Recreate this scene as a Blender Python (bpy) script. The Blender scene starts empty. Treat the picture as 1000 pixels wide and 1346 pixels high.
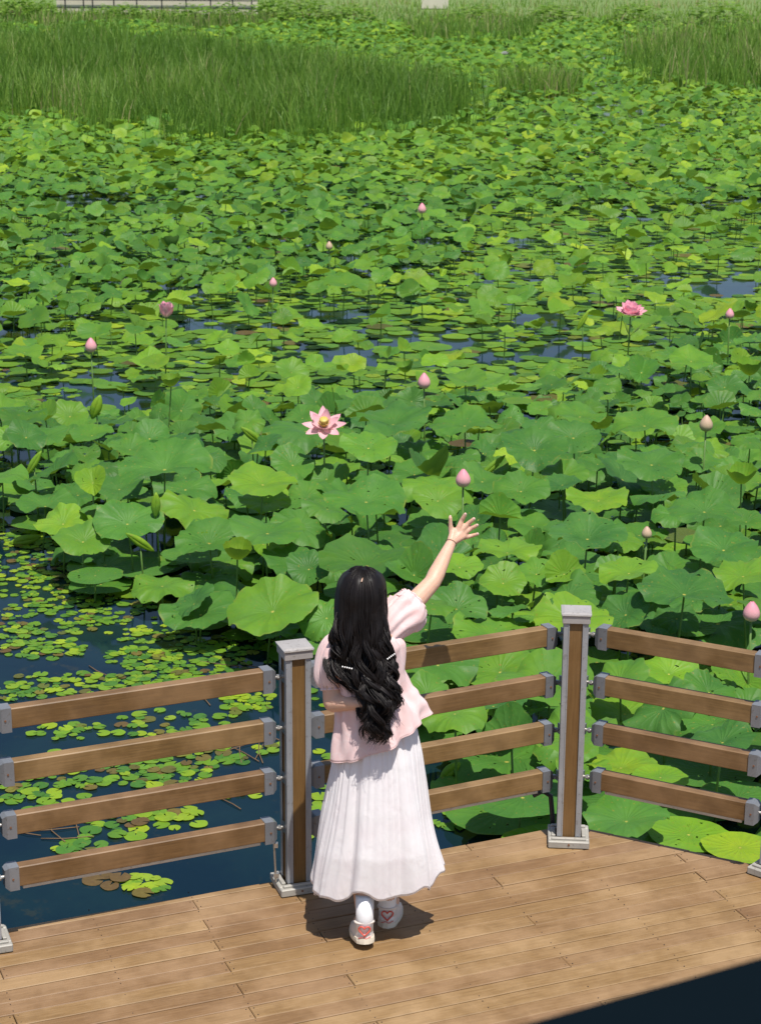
import bpy, math, random
import numpy as np
from mathutils import Vector, Matrix
random.seed(7)
RNG = np.random.default_rng(11)
S = bpy.context.scene
COL = S.collection

# ------------------------------------------------------------------ camera, sky, sun, exposure
FPX, PITCH, ROLL, CAMZ = 2600.0, math.radians(16.39), math.radians(0.38), 4.03
cd = bpy.data.cameras.new('camera'); cam = bpy.data.objects.new('camera', cd); COL.objects.link(cam)
cd.sensor_fit = 'VERTICAL'; cd.sensor_height = 36.0; cd.lens = FPX / 1346 * 36.0
cd.clip_start = 0.1; cd.clip_end = 3000
cam.matrix_world = Matrix.Translation((0, 0, CAMZ)) @ Matrix.Rotation(math.pi/2 - PITCH, 4, 'X') @ Matrix.Rotation(ROLL, 4, 'Z')
cd.dof.use_dof = True; cd.dof.focus_distance = 9.2
cd.dof.aperture_fstop = (cd.lens / 1000) / 0.0075
S.camera = cam
SUN_EL, SUN_DIR = math.radians(69), (0.36, -0.93)     # high summer sun, behind the viewer and a little to the right
az = math.atan2(SUN_DIR[1], SUN_DIR[0])
sv = Vector((math.cos(az)*math.cos(SUN_EL), math.sin(az)*math.cos(SUN_EL), math.sin(SUN_EL)))
sl = bpy.data.lights.new('sun', 'SUN'); sl.energy = 4.9; sl.angle = math.radians(0.5); sl.color = (1.0, 0.955, 0.88)
so = bpy.data.objects.new('sun', sl); COL.objects.link(so); so.rotation_euler = sv.to_track_quat('Z', 'Y').to_euler()
so.location = (0, 0, 30)
W = bpy.data.worlds.new('World'); S.world = W; W.use_nodes = True
wn = W.node_tree; bg = wn.nodes['Background']
sky = wn.nodes.new('ShaderNodeTexSky'); sky.sky_type = 'NISHITA'; sky.sun_disc = False
sky.sun_elevation = SUN_EL; sky.sun_rotation = math.pi/2 - az
wn.links.new(sky.outputs[0], bg.inputs[0]); bg.inputs[1].default_value = 0.11
S.view_settings.view_transform = 'Standard'; S.view_settings.look = 'None'
S.view_settings.gamma = 1; S.view_settings.use_curve_mapping = False
S.view_settings.exposure = 0.14
S.render.engine = 'CYCLES'
S.cycles.max_bounces = 6; S.cycles.transparent_max_bounces = 8
WATER = -0.80

# ------------------------------------------------------------------ projection helpers (pixels of the photograph <-> world)
_c, _s = math.cos(ROLL), math.sin(ROLL)
def ray(x, y):
    dx, dy = x-500, y-673
    u = _c*dx-_s*dy; w = _s*dx+_c*dy
    return (u, FPX*math.cos(PITCH)-w*math.sin(PITCH), -FPX*math.sin(PITCH)-w*math.cos(PITCH))
def at(x, y, z):
    d = ray(x, y); t = (z-CAMZ)/d[2]
    return Vector((d[0]*t, d[1]*t, z))
def atY(x, y, Y):
    d = ray(x, y); t = Y/d[1]
    return Vector((d[0]*t, Y, CAMZ+d[2]*t))
def pr(X, Y, Z):
    Z = Z-CAMZ
    zc = Y*math.cos(PITCH)-Z*math.sin(PITCH); yc = Y*math.sin(PITCH)+Z*math.cos(PITCH)
    x = FPX*X/zc; y = -FPX*yc/zc
    return 500+_c*x+_s*y, 673-_s*x+_c*y, zc

# ------------------------------------------------------------------ object helpers
def tag(o, label=None, cat=None, group=None, kind=None):
    if label: o['label'] = label
    if cat: o['category'] = cat
    if group: o['group'] = group
    if kind: o['kind'] = kind
    return o
def empty(name, loc=(0, 0, 0), rz=0, **k):
    o = bpy.data.objects.new(name, None); COL.objects.link(o); o.location = loc; o.rotation_euler = (0, 0, rz)
    o.empty_display_size = 0.1
    return tag(o, **k)
def link(name, me, mat=None, parent=None):
    if mat is not None and not me.materials: me.materials.append(mat)
    o = bpy.data.objects.new(name, me); COL.objects.link(o)
    if parent is not None: o.parent = parent
    return o
def mesh(name, v, f, smooth=False):
    me = bpy.data.meshes.new(name)
    me.from_pydata([tuple(p) for p in v], [], [tuple(q) for q in f]); me.update()
    if smooth: me.polygons.foreach_set('use_smooth', [True]*len(me.polygons))
    return me
class MB:
    def __init__(s): s.v = []; s.f = []
    def add(s, v, f):
        n = len(s.v); s.v += [tuple(p) for p in v]; s.f += [tuple(i+n for i in q) for q in f]; return s
    def box(s, c, d, M=None, ch=0.0):
        x, y, z = d[0]/2, d[1]/2, d[2]/2
        if ch <= 0:
            v = [(-x,-y,-z),(x,-y,-z),(x,y,-z),(-x,y,-z),(-x,-y,z),(x,-y,z),(x,y,z),(-x,y,z)]
            f = [(0,3,2,1),(4,5,6,7),(0,1,5,4),(1,2,6,5),(2,3,7,6),(3,0,4,7)]
        else:
            v = []; f = []
            for sx in (-1,1):
                for sy in (-1,1):
                    for sz in (-1,1):
                        v += [(sx*x, sy*(y-ch), sz*(z-ch)), (sx*(x-ch), sy*y, sz*(z-ch)), (sx*(x-ch), sy*(y-ch), sz*z)]
            def q(sx, sy, sz, a): return ((sx > 0)*4+(sy > 0)*2+(sz > 0))*3+a
            for sg in (-1, 1):
                f.append([q(sg,-1,-1,0), q(sg,1,-1,0), q(sg,1,1,0), q(sg,-1,1,0)][::sg])
                f.append([q(-1,sg,-1,1), q(-1,sg,1,1), q(1,sg,1,1), q(1,sg,-1,1)][::sg])
                f.append([q(-1,-1,sg,2), q(1,-1,sg,2), q(1,1,sg,2), q(-1,1,sg,2)][::sg])
            for a in (-1,1):
                for b in (-1,1):
                    f.append([q(-1,a,b,1), q(1,a,b,1), q(1,a,b,2), q(-1,a,b,2)][::-a*b])
                    f.append([q(a,-1,b,0), q(a,1,b,0), q(a,1,b,2), q(a,-1,b,2)][::a*b])
                    f.append([q(a,b,-1,0), q(a,b,1,0), q(a,b,1,1), q(a,b,-1,1)][::-a*b])
                    for c_ in (-1,1):
                        f.append([q(a,b,c_,0), q(a,b,c_,1), q(a,b,c_,2)][::a*b*c_])
        out = []
        for p in v:
            p = Vector(p)
            if M is not None: p = M @ p
            out.append(p+Vector(c))
        return s.add(out, f)
    def tube(s, pts, rad, n=8, cap=True, flat=1.0):
        pts = [Vector(p) for p in pts]; m = len(pts)
        rad = [rad]*m if not hasattr(rad, '__len__') else rad
        t0 = (pts[1]-pts[0]).normalized(); up = Vector((0,0,1)) if abs(t0.z) < .9 else Vector((1,0,0))
        a = t0.cross(up).normalized(); vs = []; fs = []
        for i in range(m):
            t = (pts[min(i+1,m-1)]-pts[max(i-1,0)]).normalized()
            a = (a-t*a.dot(t)).normalized(); b = t.cross(a)
            for k in range(n):
                w = 2*math.pi*k/n
                vs.append(pts[i]+a*math.cos(w)*rad[i]+b*math.sin(w)*rad[i]*flat)
        for i in range(m-1):
            for k in range(n):
                k2 = (k+1) % n
                fs.append((i*n+k, i*n+k2, (i+1)*n+k2, (i+1)*n+k))
        if cap:
            fs.append(tuple(range(n))[::-1]); fs.append(tuple((m-1)*n+k for k in range(n)))
        return s.add(vs, fs)
    def ball(s, c, r, nu=12, nv=8, M=None):
        r = (r, r, r) if not hasattr(r, '__len__') else r
        vs = []; fs = []
        for j in range(nv+1):
            ph = math.pi*j/nv
            for i in range(nu):
                th = 2*math.pi*i/nu
                p = Vector((r[0]*math.sin(ph)*math.cos(th), r[1]*math.sin(ph)*math.sin(th), r[2]*math.cos(ph)))
                if M is not None: p = M @ p
                vs.append(p+Vector(c))
        for j in range(nv):
            for i in range(nu):
                i2 = (i+1) % nu
                if j == 0: fs.append((i, (j+1)*nu+i, (j+1)*nu+i2))
                elif j == nv-1: fs.append((j*nu+i, (j+1)*nu+i, j*nu+i2))
                else: fs.append((j*nu+i, (j+1)*nu+i, (j+1)*nu+i2, j*nu+i2))
        return s.add(vs, fs)
    def build(s, name, mat, parent=None, smooth=False):
        return link(name, mesh(name, s.v, s.f, smooth), mat, parent)
def Rz(a): return Matrix.Rotation(a, 3, 'Z')

# ------------------------------------------------------------------ materials
def newmat(name):
    m = bpy.data.materials.new(name); m.use_nodes = True
    nt = m.node_tree; b = nt.nodes['Principled BSDF']
    return m, nt, b
def N(nt, t, **k):
    n = nt.nodes.new('ShaderNode'+t)
    for a, b in k.items(): setattr(n, a, b)
    return n
def mix(nt, fac, a, b, typ='MIX'):
    n = N(nt, 'Mix', data_type='RGBA', blend_type=typ)
    for sock, v in ((n.inputs[0], fac), (n.inputs[6], a), (n.inputs[7], b)):
        if hasattr(v, 'is_linked') or hasattr(v, 'links'): nt.links.new(v, sock)
        elif hasattr(v, '__len__'): sock.default_value = (*v[:3], 1)
        else: sock.default_value = v
    return n.outputs[2]
def math_(nt, op, a, b=None, c=None, clamp=False):
    n = N(nt, 'Math', operation=op, use_clamp=clamp)
    for i, v in enumerate((a, b, c)):
        if v is None: continue
        if hasattr(v, 'links'): nt.links.new(v, n.inputs[i])
        else: n.inputs[i].default_value = v
    return n.outputs[0]
def ramp(nt, fac, stops):
    n = N(nt, 'ValToRGB'); e = n.color_ramp.elements
    while len(e) < len(stops): e.new(0.5)
    for i, (p, c) in enumerate(stops):
        e[i].position = p; e[i].color = (*c[:3], 1) if hasattr(c, '__len__') else (c, c, c, 1)
    nt.links.new(fac, n.inputs[0]); return n.outputs[0]
def noise(nt, scale, detail=4, rough=.55, vec=None, mapscale=None, rot=None):
    n = N(nt, 'TexNoise'); n.inputs['Scale'].default_value = scale
    n.inputs['Detail'].default_value = detail; n.inputs['Roughness'].default_value = rough
    if vec is not None:
        if mapscale or rot:
            mp = N(nt, 'Mapping')
            if mapscale: mp.inputs['Scale'].default_value = mapscale
            if rot: mp.inputs['Rotation'].default_value = rot
            nt.links.new(vec, mp.inputs[0]); vec = mp.outputs[0]
        nt.links.new(vec, n.inputs['Vector'])
    return n.outputs[0]
def bump(nt, h, strength, dist, b):
    n = N(nt, 'Bump'); n.inputs['Strength'].default_value = strength; n.inputs['Distance'].default_value = dist
    nt.links.new(h, n.inputs['Height']); nt.links.new(n.outputs[0], b.inputs['Normal']); return n
def geopos(nt): return N(nt, 'NewGeometry').outputs['Position']
def objco(nt): return N(nt, 'TexCoord').outputs['Object']

def wood_mat(name, base, dark, light, ang, rough=.62, wear=.35, rand=.12, grainscale=(1.2, 26, 26)):
    m, nt, b = newmat(name)
    co = objco(nt)
    g = noise(nt, 5.0, 6, .65, co, grainscale)
    oi = N(nt, 'ObjectInfo')
    big = noise(nt, 3.2, 4, .6, geopos(nt))
    c = ramp(nt, g, [(.28, dark), (.52, base), (.75, light)])
    st = ramp(nt, big, [(.42, 0), (.62, 1)])
    c = mix(nt, math_(nt, 'MULTIPLY', st, wear), c, [min(1, x*1.32+.03) for x in light])
    st2 = ramp(nt, noise(nt, 7.0, 3, .5, geopos(nt)), [(.52, 0), (.70, 1)])
    c = mix(nt, math_(nt, 'MULTIPLY', st2, wear*.9), c, dark)
    hsv = N(nt, 'HueSaturation')
    nt.links.new(c, hsv.inputs['Color'])
    nt.links.new(math_(nt, 'MULTIPLY_ADD', oi.outputs['Random'], rand*2, 1-rand), hsv.inputs['Value'])
    nt.links.new(math_(nt, 'MULTIPLY_ADD', oi.outputs['Random'], .010, .497), hsv.inputs['Hue'])
    # fine specks and scuffs
    sp = ramp(nt, noise(nt, 160, 2, .5, geopos(nt)), [(.66, 0), (.72, 1)])
    c = mix(nt, math_(nt, 'MULTIPLY', sp, .25), hsv.outputs[0], (.06, .035, .02))
    nt.links.new(c, b.inputs['Base Color'])
    b.inputs['Roughness'].default_value = rough
    bump(nt, g, .35, .002, b)
    return m
M_deck = wood_mat('deck_wood', (.216, .120, .049), (.150, .080, .031), (.275, .166, .080), 0, .6, .42, .12, (1.0, 17, 17))
M_rail = wood_mat('rail_wood', (.165, .088, .029), (.100, .052, .018), (.225, .125, .047), 0, .5, .50, .10, (1.1, 26, 26))
M_panel = wood_mat('post_wood', (.185, .098, .028), (.13, .066, .019), (.22, .125, .042), 0, .5, .22, .08, (26, 26, 1.1))
def metal_mat(name, col, rough=.5, met=.25, spot=.3):
    m, nt, b = newmat(name)
    n = noise(nt, 9, 5, .6, geopos(nt)); n2 = noise(nt, 60, 2, .5, geopos(nt))
    c = mix(nt, ramp(nt, n, [(.35, 0), (.7, 1)]), [x*(1-spot*.35) for x in col], [min(1, x*(1+spot*.25)) for x in col])
    c = mix(nt, math_(nt, 'MULTIPLY', ramp(nt, n2, [(.62, 0), (.7, 1)]), .35), c, (.12, .09, .06))
    nt.links.new(c, b.inputs['Base Color']); b.inputs['Roughness'].default_value = rough
    b.inputs['Metallic'].default_value = met; bump(nt, n2, .12, .001, b)
    return m
M_alu = metal_mat('grey_aluminium', (.36, .37, .39), .45, .3)
M_cap = metal_mat('post_cap_metal', (.42, .39, .37), .5, .2)
M_shoe_metal = metal_mat('base_shoe_metal', (.38, .36, .32), .6, .15)
M_end = metal_mat('end_cap_metal', (.23, .24, .26), .42, .35)
M_bolt = metal_mat('bolt_metal', (.42, .40, .37), .35, .7)
M_lip = metal_mat('light_strip', (.55, .50, .42), .5, .1)
M_dark = metal_mat('dark_under', (.03, .025, .02), .8, 0)
M_rust = metal_mat('rusty_screw', (.20, .09, .045), .8, .1)
M_screw = metal_mat('deck_screw', (.07, .05, .04), .7, .2)

def leaf_mat(name, veins=True):
    m, nt, b = newmat(name)
    oi = N(nt, 'ObjectInfo'); at_ = N(nt, 'Attribute', attribute_name='tint')
    so_ = N(nt, 'SeparateColor'); nt.links.new(oi.outputs['Color'], so_.inputs[0])
    sa = N(nt, 'SeparateColor'); nt.links.new(at_.outputs['Color'], sa.inputs[0])
    tint = math_(nt, 'ADD', so_.outputs[0], sa.outputs[0])
    val = math_(nt, 'ADD', so_.outputs[1], sa.outputs[1])
    brown = math_(nt, 'ADD', so_.outputs[2], sa.outputs[2])
    uv = N(nt, 'UVMap', uv_map='UVMap').outputs[0]
    pos = geopos(nt)
    n1 = noise(nt, 6.0, 3, .6, pos); n2 = noise(nt, 38, 4, .6, pos)
    t2 = math_(nt, 'ADD', tint, math_(nt, 'MULTIPLY_ADD', n1, .5, -.25))
    c = ramp(nt, t2, [(0, (.040, .138, .028)), (.3, (.078, .214, .025)), (.65, (.168, .325, .018)), (1, (.34, .46, .020))])
    sx = N(nt, 'SeparateXYZ'); nt.links.new(uv, sx.inputs[0])
    u = math_(nt, 'MULTIPLY_ADD', sx.outputs[0], 2, -1); v = math_(nt, 'MULTIPLY_ADD', sx.outputs[1], 2, -1)
    rho = math_(nt, 'SQRT', math_(nt, 'ADD', math_(nt, 'MULTIPLY', u, u), math_(nt, 'MULTIPLY', v, v)))
    th = math_(nt, 'ARCTAN2', v, u)
    h = n2
    if veins:
        wob = math_(nt, 'MULTIPLY_ADD', n1, .35, 0)
        s1 = math_(nt, 'ABSOLUTE', math_(nt, 'SINE', math_(nt, 'MULTIPLY', math_(nt, 'ADD', th, wob), 10.5)))
        l1 = ramp(nt, math_(nt, 'MULTIPLY', s1, math_(nt, 'ADD', rho, .12)), [(.0, 1), (.11, 0)])
        s2 = math_(nt, 'ABSOLUTE', math_(nt, 'COSINE', math_(nt, 'MULTIPLY', math_(nt, 'ADD', th, wob), 10.5)))
        l2 = ramp(nt, math_(nt, 'MULTIPLY', s2, rho), [(.0, 1), (.09, 0)])
        l2 = math_(nt, 'MULTIPLY', l2, ramp(nt, rho, [(.5, 0), (.75, 1)]))
        vein = math_(nt, 'MAXIMUM', l1, math_(nt, 'MULTIPLY', l2, .7))
        c = mix(nt, math_(nt, 'MULTIPLY', vein, .24), c, (.14, .30, .06))
        h = math_(nt, 'ADD', math_(nt, 'MULTIPLY', n2, .45), math_(nt, 'ADD', math_(nt, 'MULTIPLY', s1, -.9), math_(nt, 'MULTIPLY', noise(nt, 13, 2, .5, pos), 1.6)))
        # pale navel in the middle of the blade
        dot = ramp(nt, rho, [(.022, 1), (.045, 0)])
        glow = ramp(nt, rho, [(.0, .45), (.22, 0)])
        c = mix(nt, math_(nt, 'MULTIPLY', glow, .5), c, (.10, .24, .05))
        c = mix(nt, dot, c, (.55, .50, .10))
    # yellowing margin, holes-like brown specks and worn blotches
    edge = math_(nt, 'MULTIPLY', ramp(nt, rho, [(.93, 0), (1.0, 1)]), ramp(nt, noise(nt, 5, 3, .6, pos), [(.54, 0), (.66, 1)]))
    c = mix(nt, math_(nt, 'MULTIPLY', edge, .6), c, (.30, .30, .05))
    sp = ramp(nt, noise(nt, 55, 2, .45, pos), [(.675, 0), (.70, 1)])
    c = mix(nt, math_(nt, 'MULTIPLY', sp, .7), c, (.26, .22, .03))
    c = mix(nt, math_(nt, 'MULTIPLY', ramp(nt, n2, [(.35, 0), (.8, 1)]), .22), c, (.10, .22, .06))
    c = mix(nt, math_(nt, 'MULTIPLY', ramp(nt, noise(nt, 2.6, 3, .6, pos), [(.48, 0), (.66, 1)]), .30), c, (.120, .270, .060))
    c = mix(nt, brown, c, mix(nt, n2, (.20, .12, .045), (.10, .04, .025)))
    vv = N(nt, 'HueSaturation'); nt.links.new(c, vv.inputs['Color'])
    nt.links.new(math_(nt, 'ADD', val, 1.0), vv.inputs['Value'])
    geo = N(nt, 'NewGeometry')
    under = mix(nt, .6, vv.outputs[0], (.12, .22, .055))
    c = mix(nt, geo.outputs['Backfacing'], vv.outputs[0], under)
    nt.links.new(c, b.inputs['Base Color'])
    b.inputs['Roughness'].default_value = .50; b.inputs['Specular IOR Level'].default_value = .28
    bump(nt, h, .38, .007, b)
    tr = N(nt, 'BsdfTranslucent'); tc = mix(nt, 1.0, c, (1.45, 1.25, .40), 'MULTIPLY'); nt.links.new(tc, tr.inputs[0])
    ms = N(nt, 'MixShader'); ms.inputs[0].default_value = .30
    nt.links.new(b.outputs[0], ms.inputs[1]); nt.links.new(tr.outputs[0], ms.inputs[2])
    # insect holes on some blades
    hl = math_(nt, 'MULTIPLY', ramp(nt, noise(nt, 24, 2, .5, pos), [(.695, 0), (.70, 1)]), ramp(nt, noise(nt, 1.7, 2, .5, pos), [(.50, 0), (.52, 1)]))
    tp = N(nt, 'BsdfTransparent'); mh = N(nt, 'MixShader'); nt.links.new(hl, mh.inputs[0])
    nt.links.new(ms.outputs[0], mh.inputs[1]); nt.links.new(tp.outputs[0], mh.inputs[2])
    out = nt.nodes['Material Output']; nt.links.new(mh.outputs[0], out.inputs[0])
    return m
M_leaf = leaf_mat('lotus_leaf_green'); M_pad = leaf_mat('lily_pad_green', False)
def simple(name, col, rough=.5, var=.15, scale=20, trans=0, bumpd=0, sss=0):
    m, nt, b = newmat(name)
    n = noise(nt, scale, 4, .6, geopos(nt))
    c = mix(nt, n, [x*(1-var) for x in col], [min(1, x*(1+var)) for x in col])
    nt.links.new(c, b.inputs['Base Color']); b.inputs['Roughness'].default_value = rough
    if bumpd: bump(nt, n, .5, bumpd, b)
    if sss:
        b.inputs['Subsurface Weight'].default_value = sss; b.inputs['Subsurface Radius'].default_value = (1, .4, .25)
        b.inputs['Subsurface Scale'].default_value = .01
    if trans:
        tr = N(nt, 'BsdfTranslucent'); nt.links.new(c, tr.inputs[0])
        ms = N(nt, 'MixShader'); ms.inputs[0].default_value = trans
        nt.links.new(b.outputs[0], ms.inputs[1]); nt.links.new(tr.outputs[0], ms.inputs[2])
        nt.links.new(ms.outputs[0], nt.nodes['Material Output'].inputs[0])
    return m
M_stem = simple('stem_green', (.10, .19, .035), .5, .3, 30)
M_skin = simple('skin', (.66, .40, .285), .5, .11, 22, sss=.25)
M_eye = simple('eye_dark', (.05, .03, .02), .2, .1)
M_sock = simple('sock_white', (.80, .80, .82), .8, .05, 60, bumpd=.001)
M_shoe = simple('shoe_cream', (.74, .66, .60), .55, .06, 30)
M_sole = simple('shoe_sole', (.70, .62, .50), .6, .1, 30)
M_red = simple('coral_red', (.62, .10, .07), .45, .08, 30)
M_pearl = simple('pearl', (.82, .80, .78), .2, .03, 30)
M_white_petal = simple('white_petal', (.75, .72, .70), .5, .05, 30, .3)
M_pod = simple('seed_pod', (.52, .40, .08), .5, .2, 80)
M_navy = simple('navy_paint', (.0015, .005, .008), .9, .1, 8)
M_navy.node_tree.nodes['Principled BSDF'].inputs['Specular IOR Level'].default_value = .05
M_cream = simple('cream_wall', (.62, .56, .46), .8, .1, 3)
M_iron = simple('dark_iron', (.03, .03, .035), .5, .1, 8)
M_twig = simple('dead_stem', (.14, .085, .04), .8, .3, 12)

def petal_mat(name, tipc, basec):
    m, nt, b = newmat(name)
    uv = N(nt, 'UVMap', uv_map='UVMap').outputs[0]
    sx = N(nt, 'SeparateXYZ'); nt.links.new(uv, sx.inputs[0])
    c = ramp(nt, sx.outputs[1], [(0, basec), (.35, [(a*.55+b_*.45) for a, b_ in zip(tipc, basec)]), (1, tipc)])
    st = math_(nt, 'ABSOLUTE', math_(nt, 'SINE', math_(nt, 'MULTIPLY', sx.outputs[0], 34)))
    c = mix(nt, math_(nt, 'MULTIPLY', st, .12), c, [x*.75 for x in tipc])
    nt.links.new(c, b.inputs['Base Color']); b.inputs['Roughness'].default_value = .5
    tr = N(nt, 'BsdfTranslucent'); nt.links.new(c, tr.inputs[0])
    ms = N(nt, 'MixShader'); ms.inputs[0].default_value = .3
    nt.links.new(b.outputs[0], ms.inputs[1]); nt.links.new(tr.outputs[0], ms.inputs[2])
    nt.links.new(ms.outputs[0], nt.nodes['Material Output'].inputs[0])
    return m
M_petal = petal_mat('pink_petal', (.92, .42, .54), (.90, .68, .66))
M_petal_open = petal_mat('pale_pink_petal', (.92, .46, .54), (.92, .70, .64))
M_bud = petal_mat('bud_petal', (.90, .36, .46), (.88, .72, .60))
M_bud_pale = petal_mat('pale_bud_petal', (.74, .50, .38), (.50, .50, .24))

def hair_mat():
    m, nt, b = newmat('black_hair')
    n = noise(nt, 26, 3, .6, geopos(nt), (1, 1, .25))
    c = mix(nt, n, (.0025, .0022, .0025), (.016, .011, .010))
    nt.links.new(c, b.inputs['Base Color']); b.inputs['Roughness'].default_value = .46
    b.inputs['Specular IOR Level'].default_value = .24
    return m
M_hair = hair_mat()
def cloth_mat(name, ca, cb, trans, emb, scale):
    m, nt, b = newmat(name)
    pos = objco(nt)
    n = noise(nt, 10, 3, .6, pos)
    vor = N(nt, 'TexVoronoi', feature='DISTANCE_TO_EDGE'); vor.inputs['Scale'].default_value = scale
    wv = N(nt, 'TexNoise'); wv.inputs['Scale'].default_value = 9
    nt.links.new(pos, wv.inputs['Vector'])
    mx = mix(nt, .12, pos, wv.outputs[1]); nt.links.new(mx, vor.inputs['Vector'])
    line = ramp(nt, vor.outputs['Distance'], [(.02, 1), (.07, 0)])
    c = mix(nt, ramp(nt, n, [(.3, 0), (.7, 1)]), ca, cb)
    c = mix(nt, math_(nt, 'MULTIPLY', line, emb), c, (.90, .86, .86))
    nt.links.new(c, b.inputs['Base Color']); b.inputs['Roughness'].default_value = .75
    b.inputs['Sheen Weight'].default_value = .2
    wr = N(nt, 'TexNoise'); wr.inputs['Scale'].default_value = 16; wr.inputs['Detail'].default_value = 5; wr.inputs['Distortion'].default_value = 1.2
    mp = N(nt, 'Mapping'); mp.inputs['Scale'].default_value = (1, 1, .45); nt.links.new(pos, mp.inputs[0]); nt.links.new(mp.outputs[0], wr.inputs['Vector'])
    hh = math_(nt, 'ADD', math_(nt, 'MULTIPLY', wr.outputs[0], 1.0), math_(nt, 'MULTIPLY', line, .035))
    bump(nt, hh, .35, .010, b)
    tr = N(nt, 'BsdfTranslucent'); nt.links.new(c, tr.inputs[0])
    ms = N(nt, 'MixShader'); ms.inputs[0].default_value = trans
    nt.links.new(b.outputs[0], ms.inputs[1]); nt.links.new(tr.outputs[0], ms.inputs[2])
    nt.links.new(ms.outputs[0], nt.nodes['Material Output'].inputs[0])
    return m
M_blouse = cloth_mat('pink_blouse', (.87, .59, .57), (.90, .69, .68), .18, .15, 14)
M_skirt = cloth_mat('white_skirt', (.90, .84, .86), (.93, .90, .91), .15, .20, 16)

def water_mat():
    m, nt, b = newmat('pond_water')
    pos = geopos(nt)
    n = noise(nt, 1.1, 5, .6, pos)
    c = mix(nt, ramp(nt, n, [(.42, 0), (.68, 1)]), (.0028, .013, .023), (.006, .022, .027))
    weeds = ramp(nt, noise(nt, 5.5, 6, .7, pos), [(.60, 0), (.68, 1)])
    c = mix(nt, math_(nt, 'MULTIPLY', weeds, .35), c, (.035, .035, .018))
    nt.links.new(c, b.inputs['Base Color']); b.inputs['Roughness'].default_value = .06
    b.inputs['IOR'].default_value = 1.33; b.inputs['Specular IOR Level'].default_value = .36; b.inputs['Specular Tint'].default_value = (.38, .78, 1, 1)
    bump(nt, noise(nt, 3.2, 3, .5, pos), .10, .01, b)
    return m
M_water = water_mat()
M_ground = simple('shore_soil', (.13, .20, .045), .9, .45, .8, bumpd=.05)
def reed_mat():
    m, nt, b = newmat('reed_green')
    a = N(nt, 'Attribute', attribute_name='tint'); s_ = N(nt, 'SeparateColor'); nt.links.new(a.outputs['Color'], s_.inputs[0])
    c = ramp(nt, s_.outputs[0], [(0, (.072, .165, .016)), (.5, (.150, .295, .028)), (.85, (.27, .42, .06)), (1, (.40, .36, .16))])
    nt.links.new(c, b.inputs['Base Color']); b.inputs['Roughness'].default_value = .55
    tr = N(nt, 'BsdfTranslucent'); nt.links.new(c, tr.inputs[0])
    ms = N(nt, 'MixShader'); ms.inputs[0].default_value = .45
    nt.links.new(b.outputs[0], ms.inputs[1]); nt.links.new(tr.outputs[0], ms.inputs[2])
    nt.links.new(ms.outputs[0], nt.nodes['Material Output'].inputs[0])
    return m
M_reed = reed_mat()

# ------------------------------------------------------------------ setting: water and far shore
def sheet(name, x0, x1, y0, y1, z, mat):
    o = link(name, mesh(name, [(x0,y0,z),(x1,y0,z),(x1,y1,z),(x0,y1,z)], [(0,1,2,3)]), mat)
    return tag(o, kind='structure')
sheet('pond_water', -400, 400, -60, 107, WATER, M_water)
bank = []
nb = 60
for i in range(nb+1):
    x = -400+800*i/nb
    for (yy, zz) in ((103, WATER-.5), (105.5+1.0*math.sin(i*1.7), -.72), (109, -.55), (160, -.1), (1500, 0)):
        bank.append((x, yy, zz))
bf = [(i*5+j, (i+1)*5+j, (i+1)*5+j+1, i*5+j+1) for i in range(nb) for j in range(4)]
tag(link('shore_ground', mesh('shore_ground', bank, bf), M_ground), kind='structure')

# ------------------------------------------------------------------ deck
DA = math.radians(22.2)
TD = Vector((math.cos(DA), math.sin(DA), 0)); ND = Vector((-math.sin(DA), math.cos(DA), 0))
A0 = Vector((-1.518, 7.485)); edge_d = Vector((math.cos(DA), math.sin(DA)))
PB = A0+edge_d*1.15
poly = [A0-edge_d*7, PB, Vector((.90, 8.515)), Vector((1.76, 8.075)), Vector((2.25, 7.3)), Vector((2.6, 3.0)), Vector((-7.5, -.2))]
poly = [(p.x*TD.x+p.y*TD.y, p.x*ND.x+p.y*ND.y) for p in poly]     # in (t, n)
def clip(poly_, a, b, c):     # keep a*t+b*n <= c
    out = []
    for i in range(len(poly_)):
        p, q = poly_[i], poly_[(i+1) % len(poly_)]
        dp, dq = a*p[0]+b*p[1]-c, a*q[0]+b*q[1]-c
        if dp <= 0: out.append(p)
        if (dp < 0) != (dq < 0) and dp != dq:
            s_ = dp/(dp-dq); out.append((p[0]+(q[0]-p[0])*s_, p[1]+(q[1]-p[1])*s_))
    return out
deck = empty('deck', (0, 0, 0), kind='structure')
g0 = at(600, 1190, 0); n_ref = g0.x*ND.x+g0.y*ND.y
PW = .0928; GAP = .0046; SK = math.tan(math.radians(3.4))
def drift(n): return (n-n_ref)*SK
joists = [at(262+26, 1236, 0)]
tJ = joists[0].x*TD.x+joists[0].y*TD.y - drift(joists[0].x*ND.x+joists[0].y*ND.y)
screws = MB(); und = MB()
rows = range(-34, 10)
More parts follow.
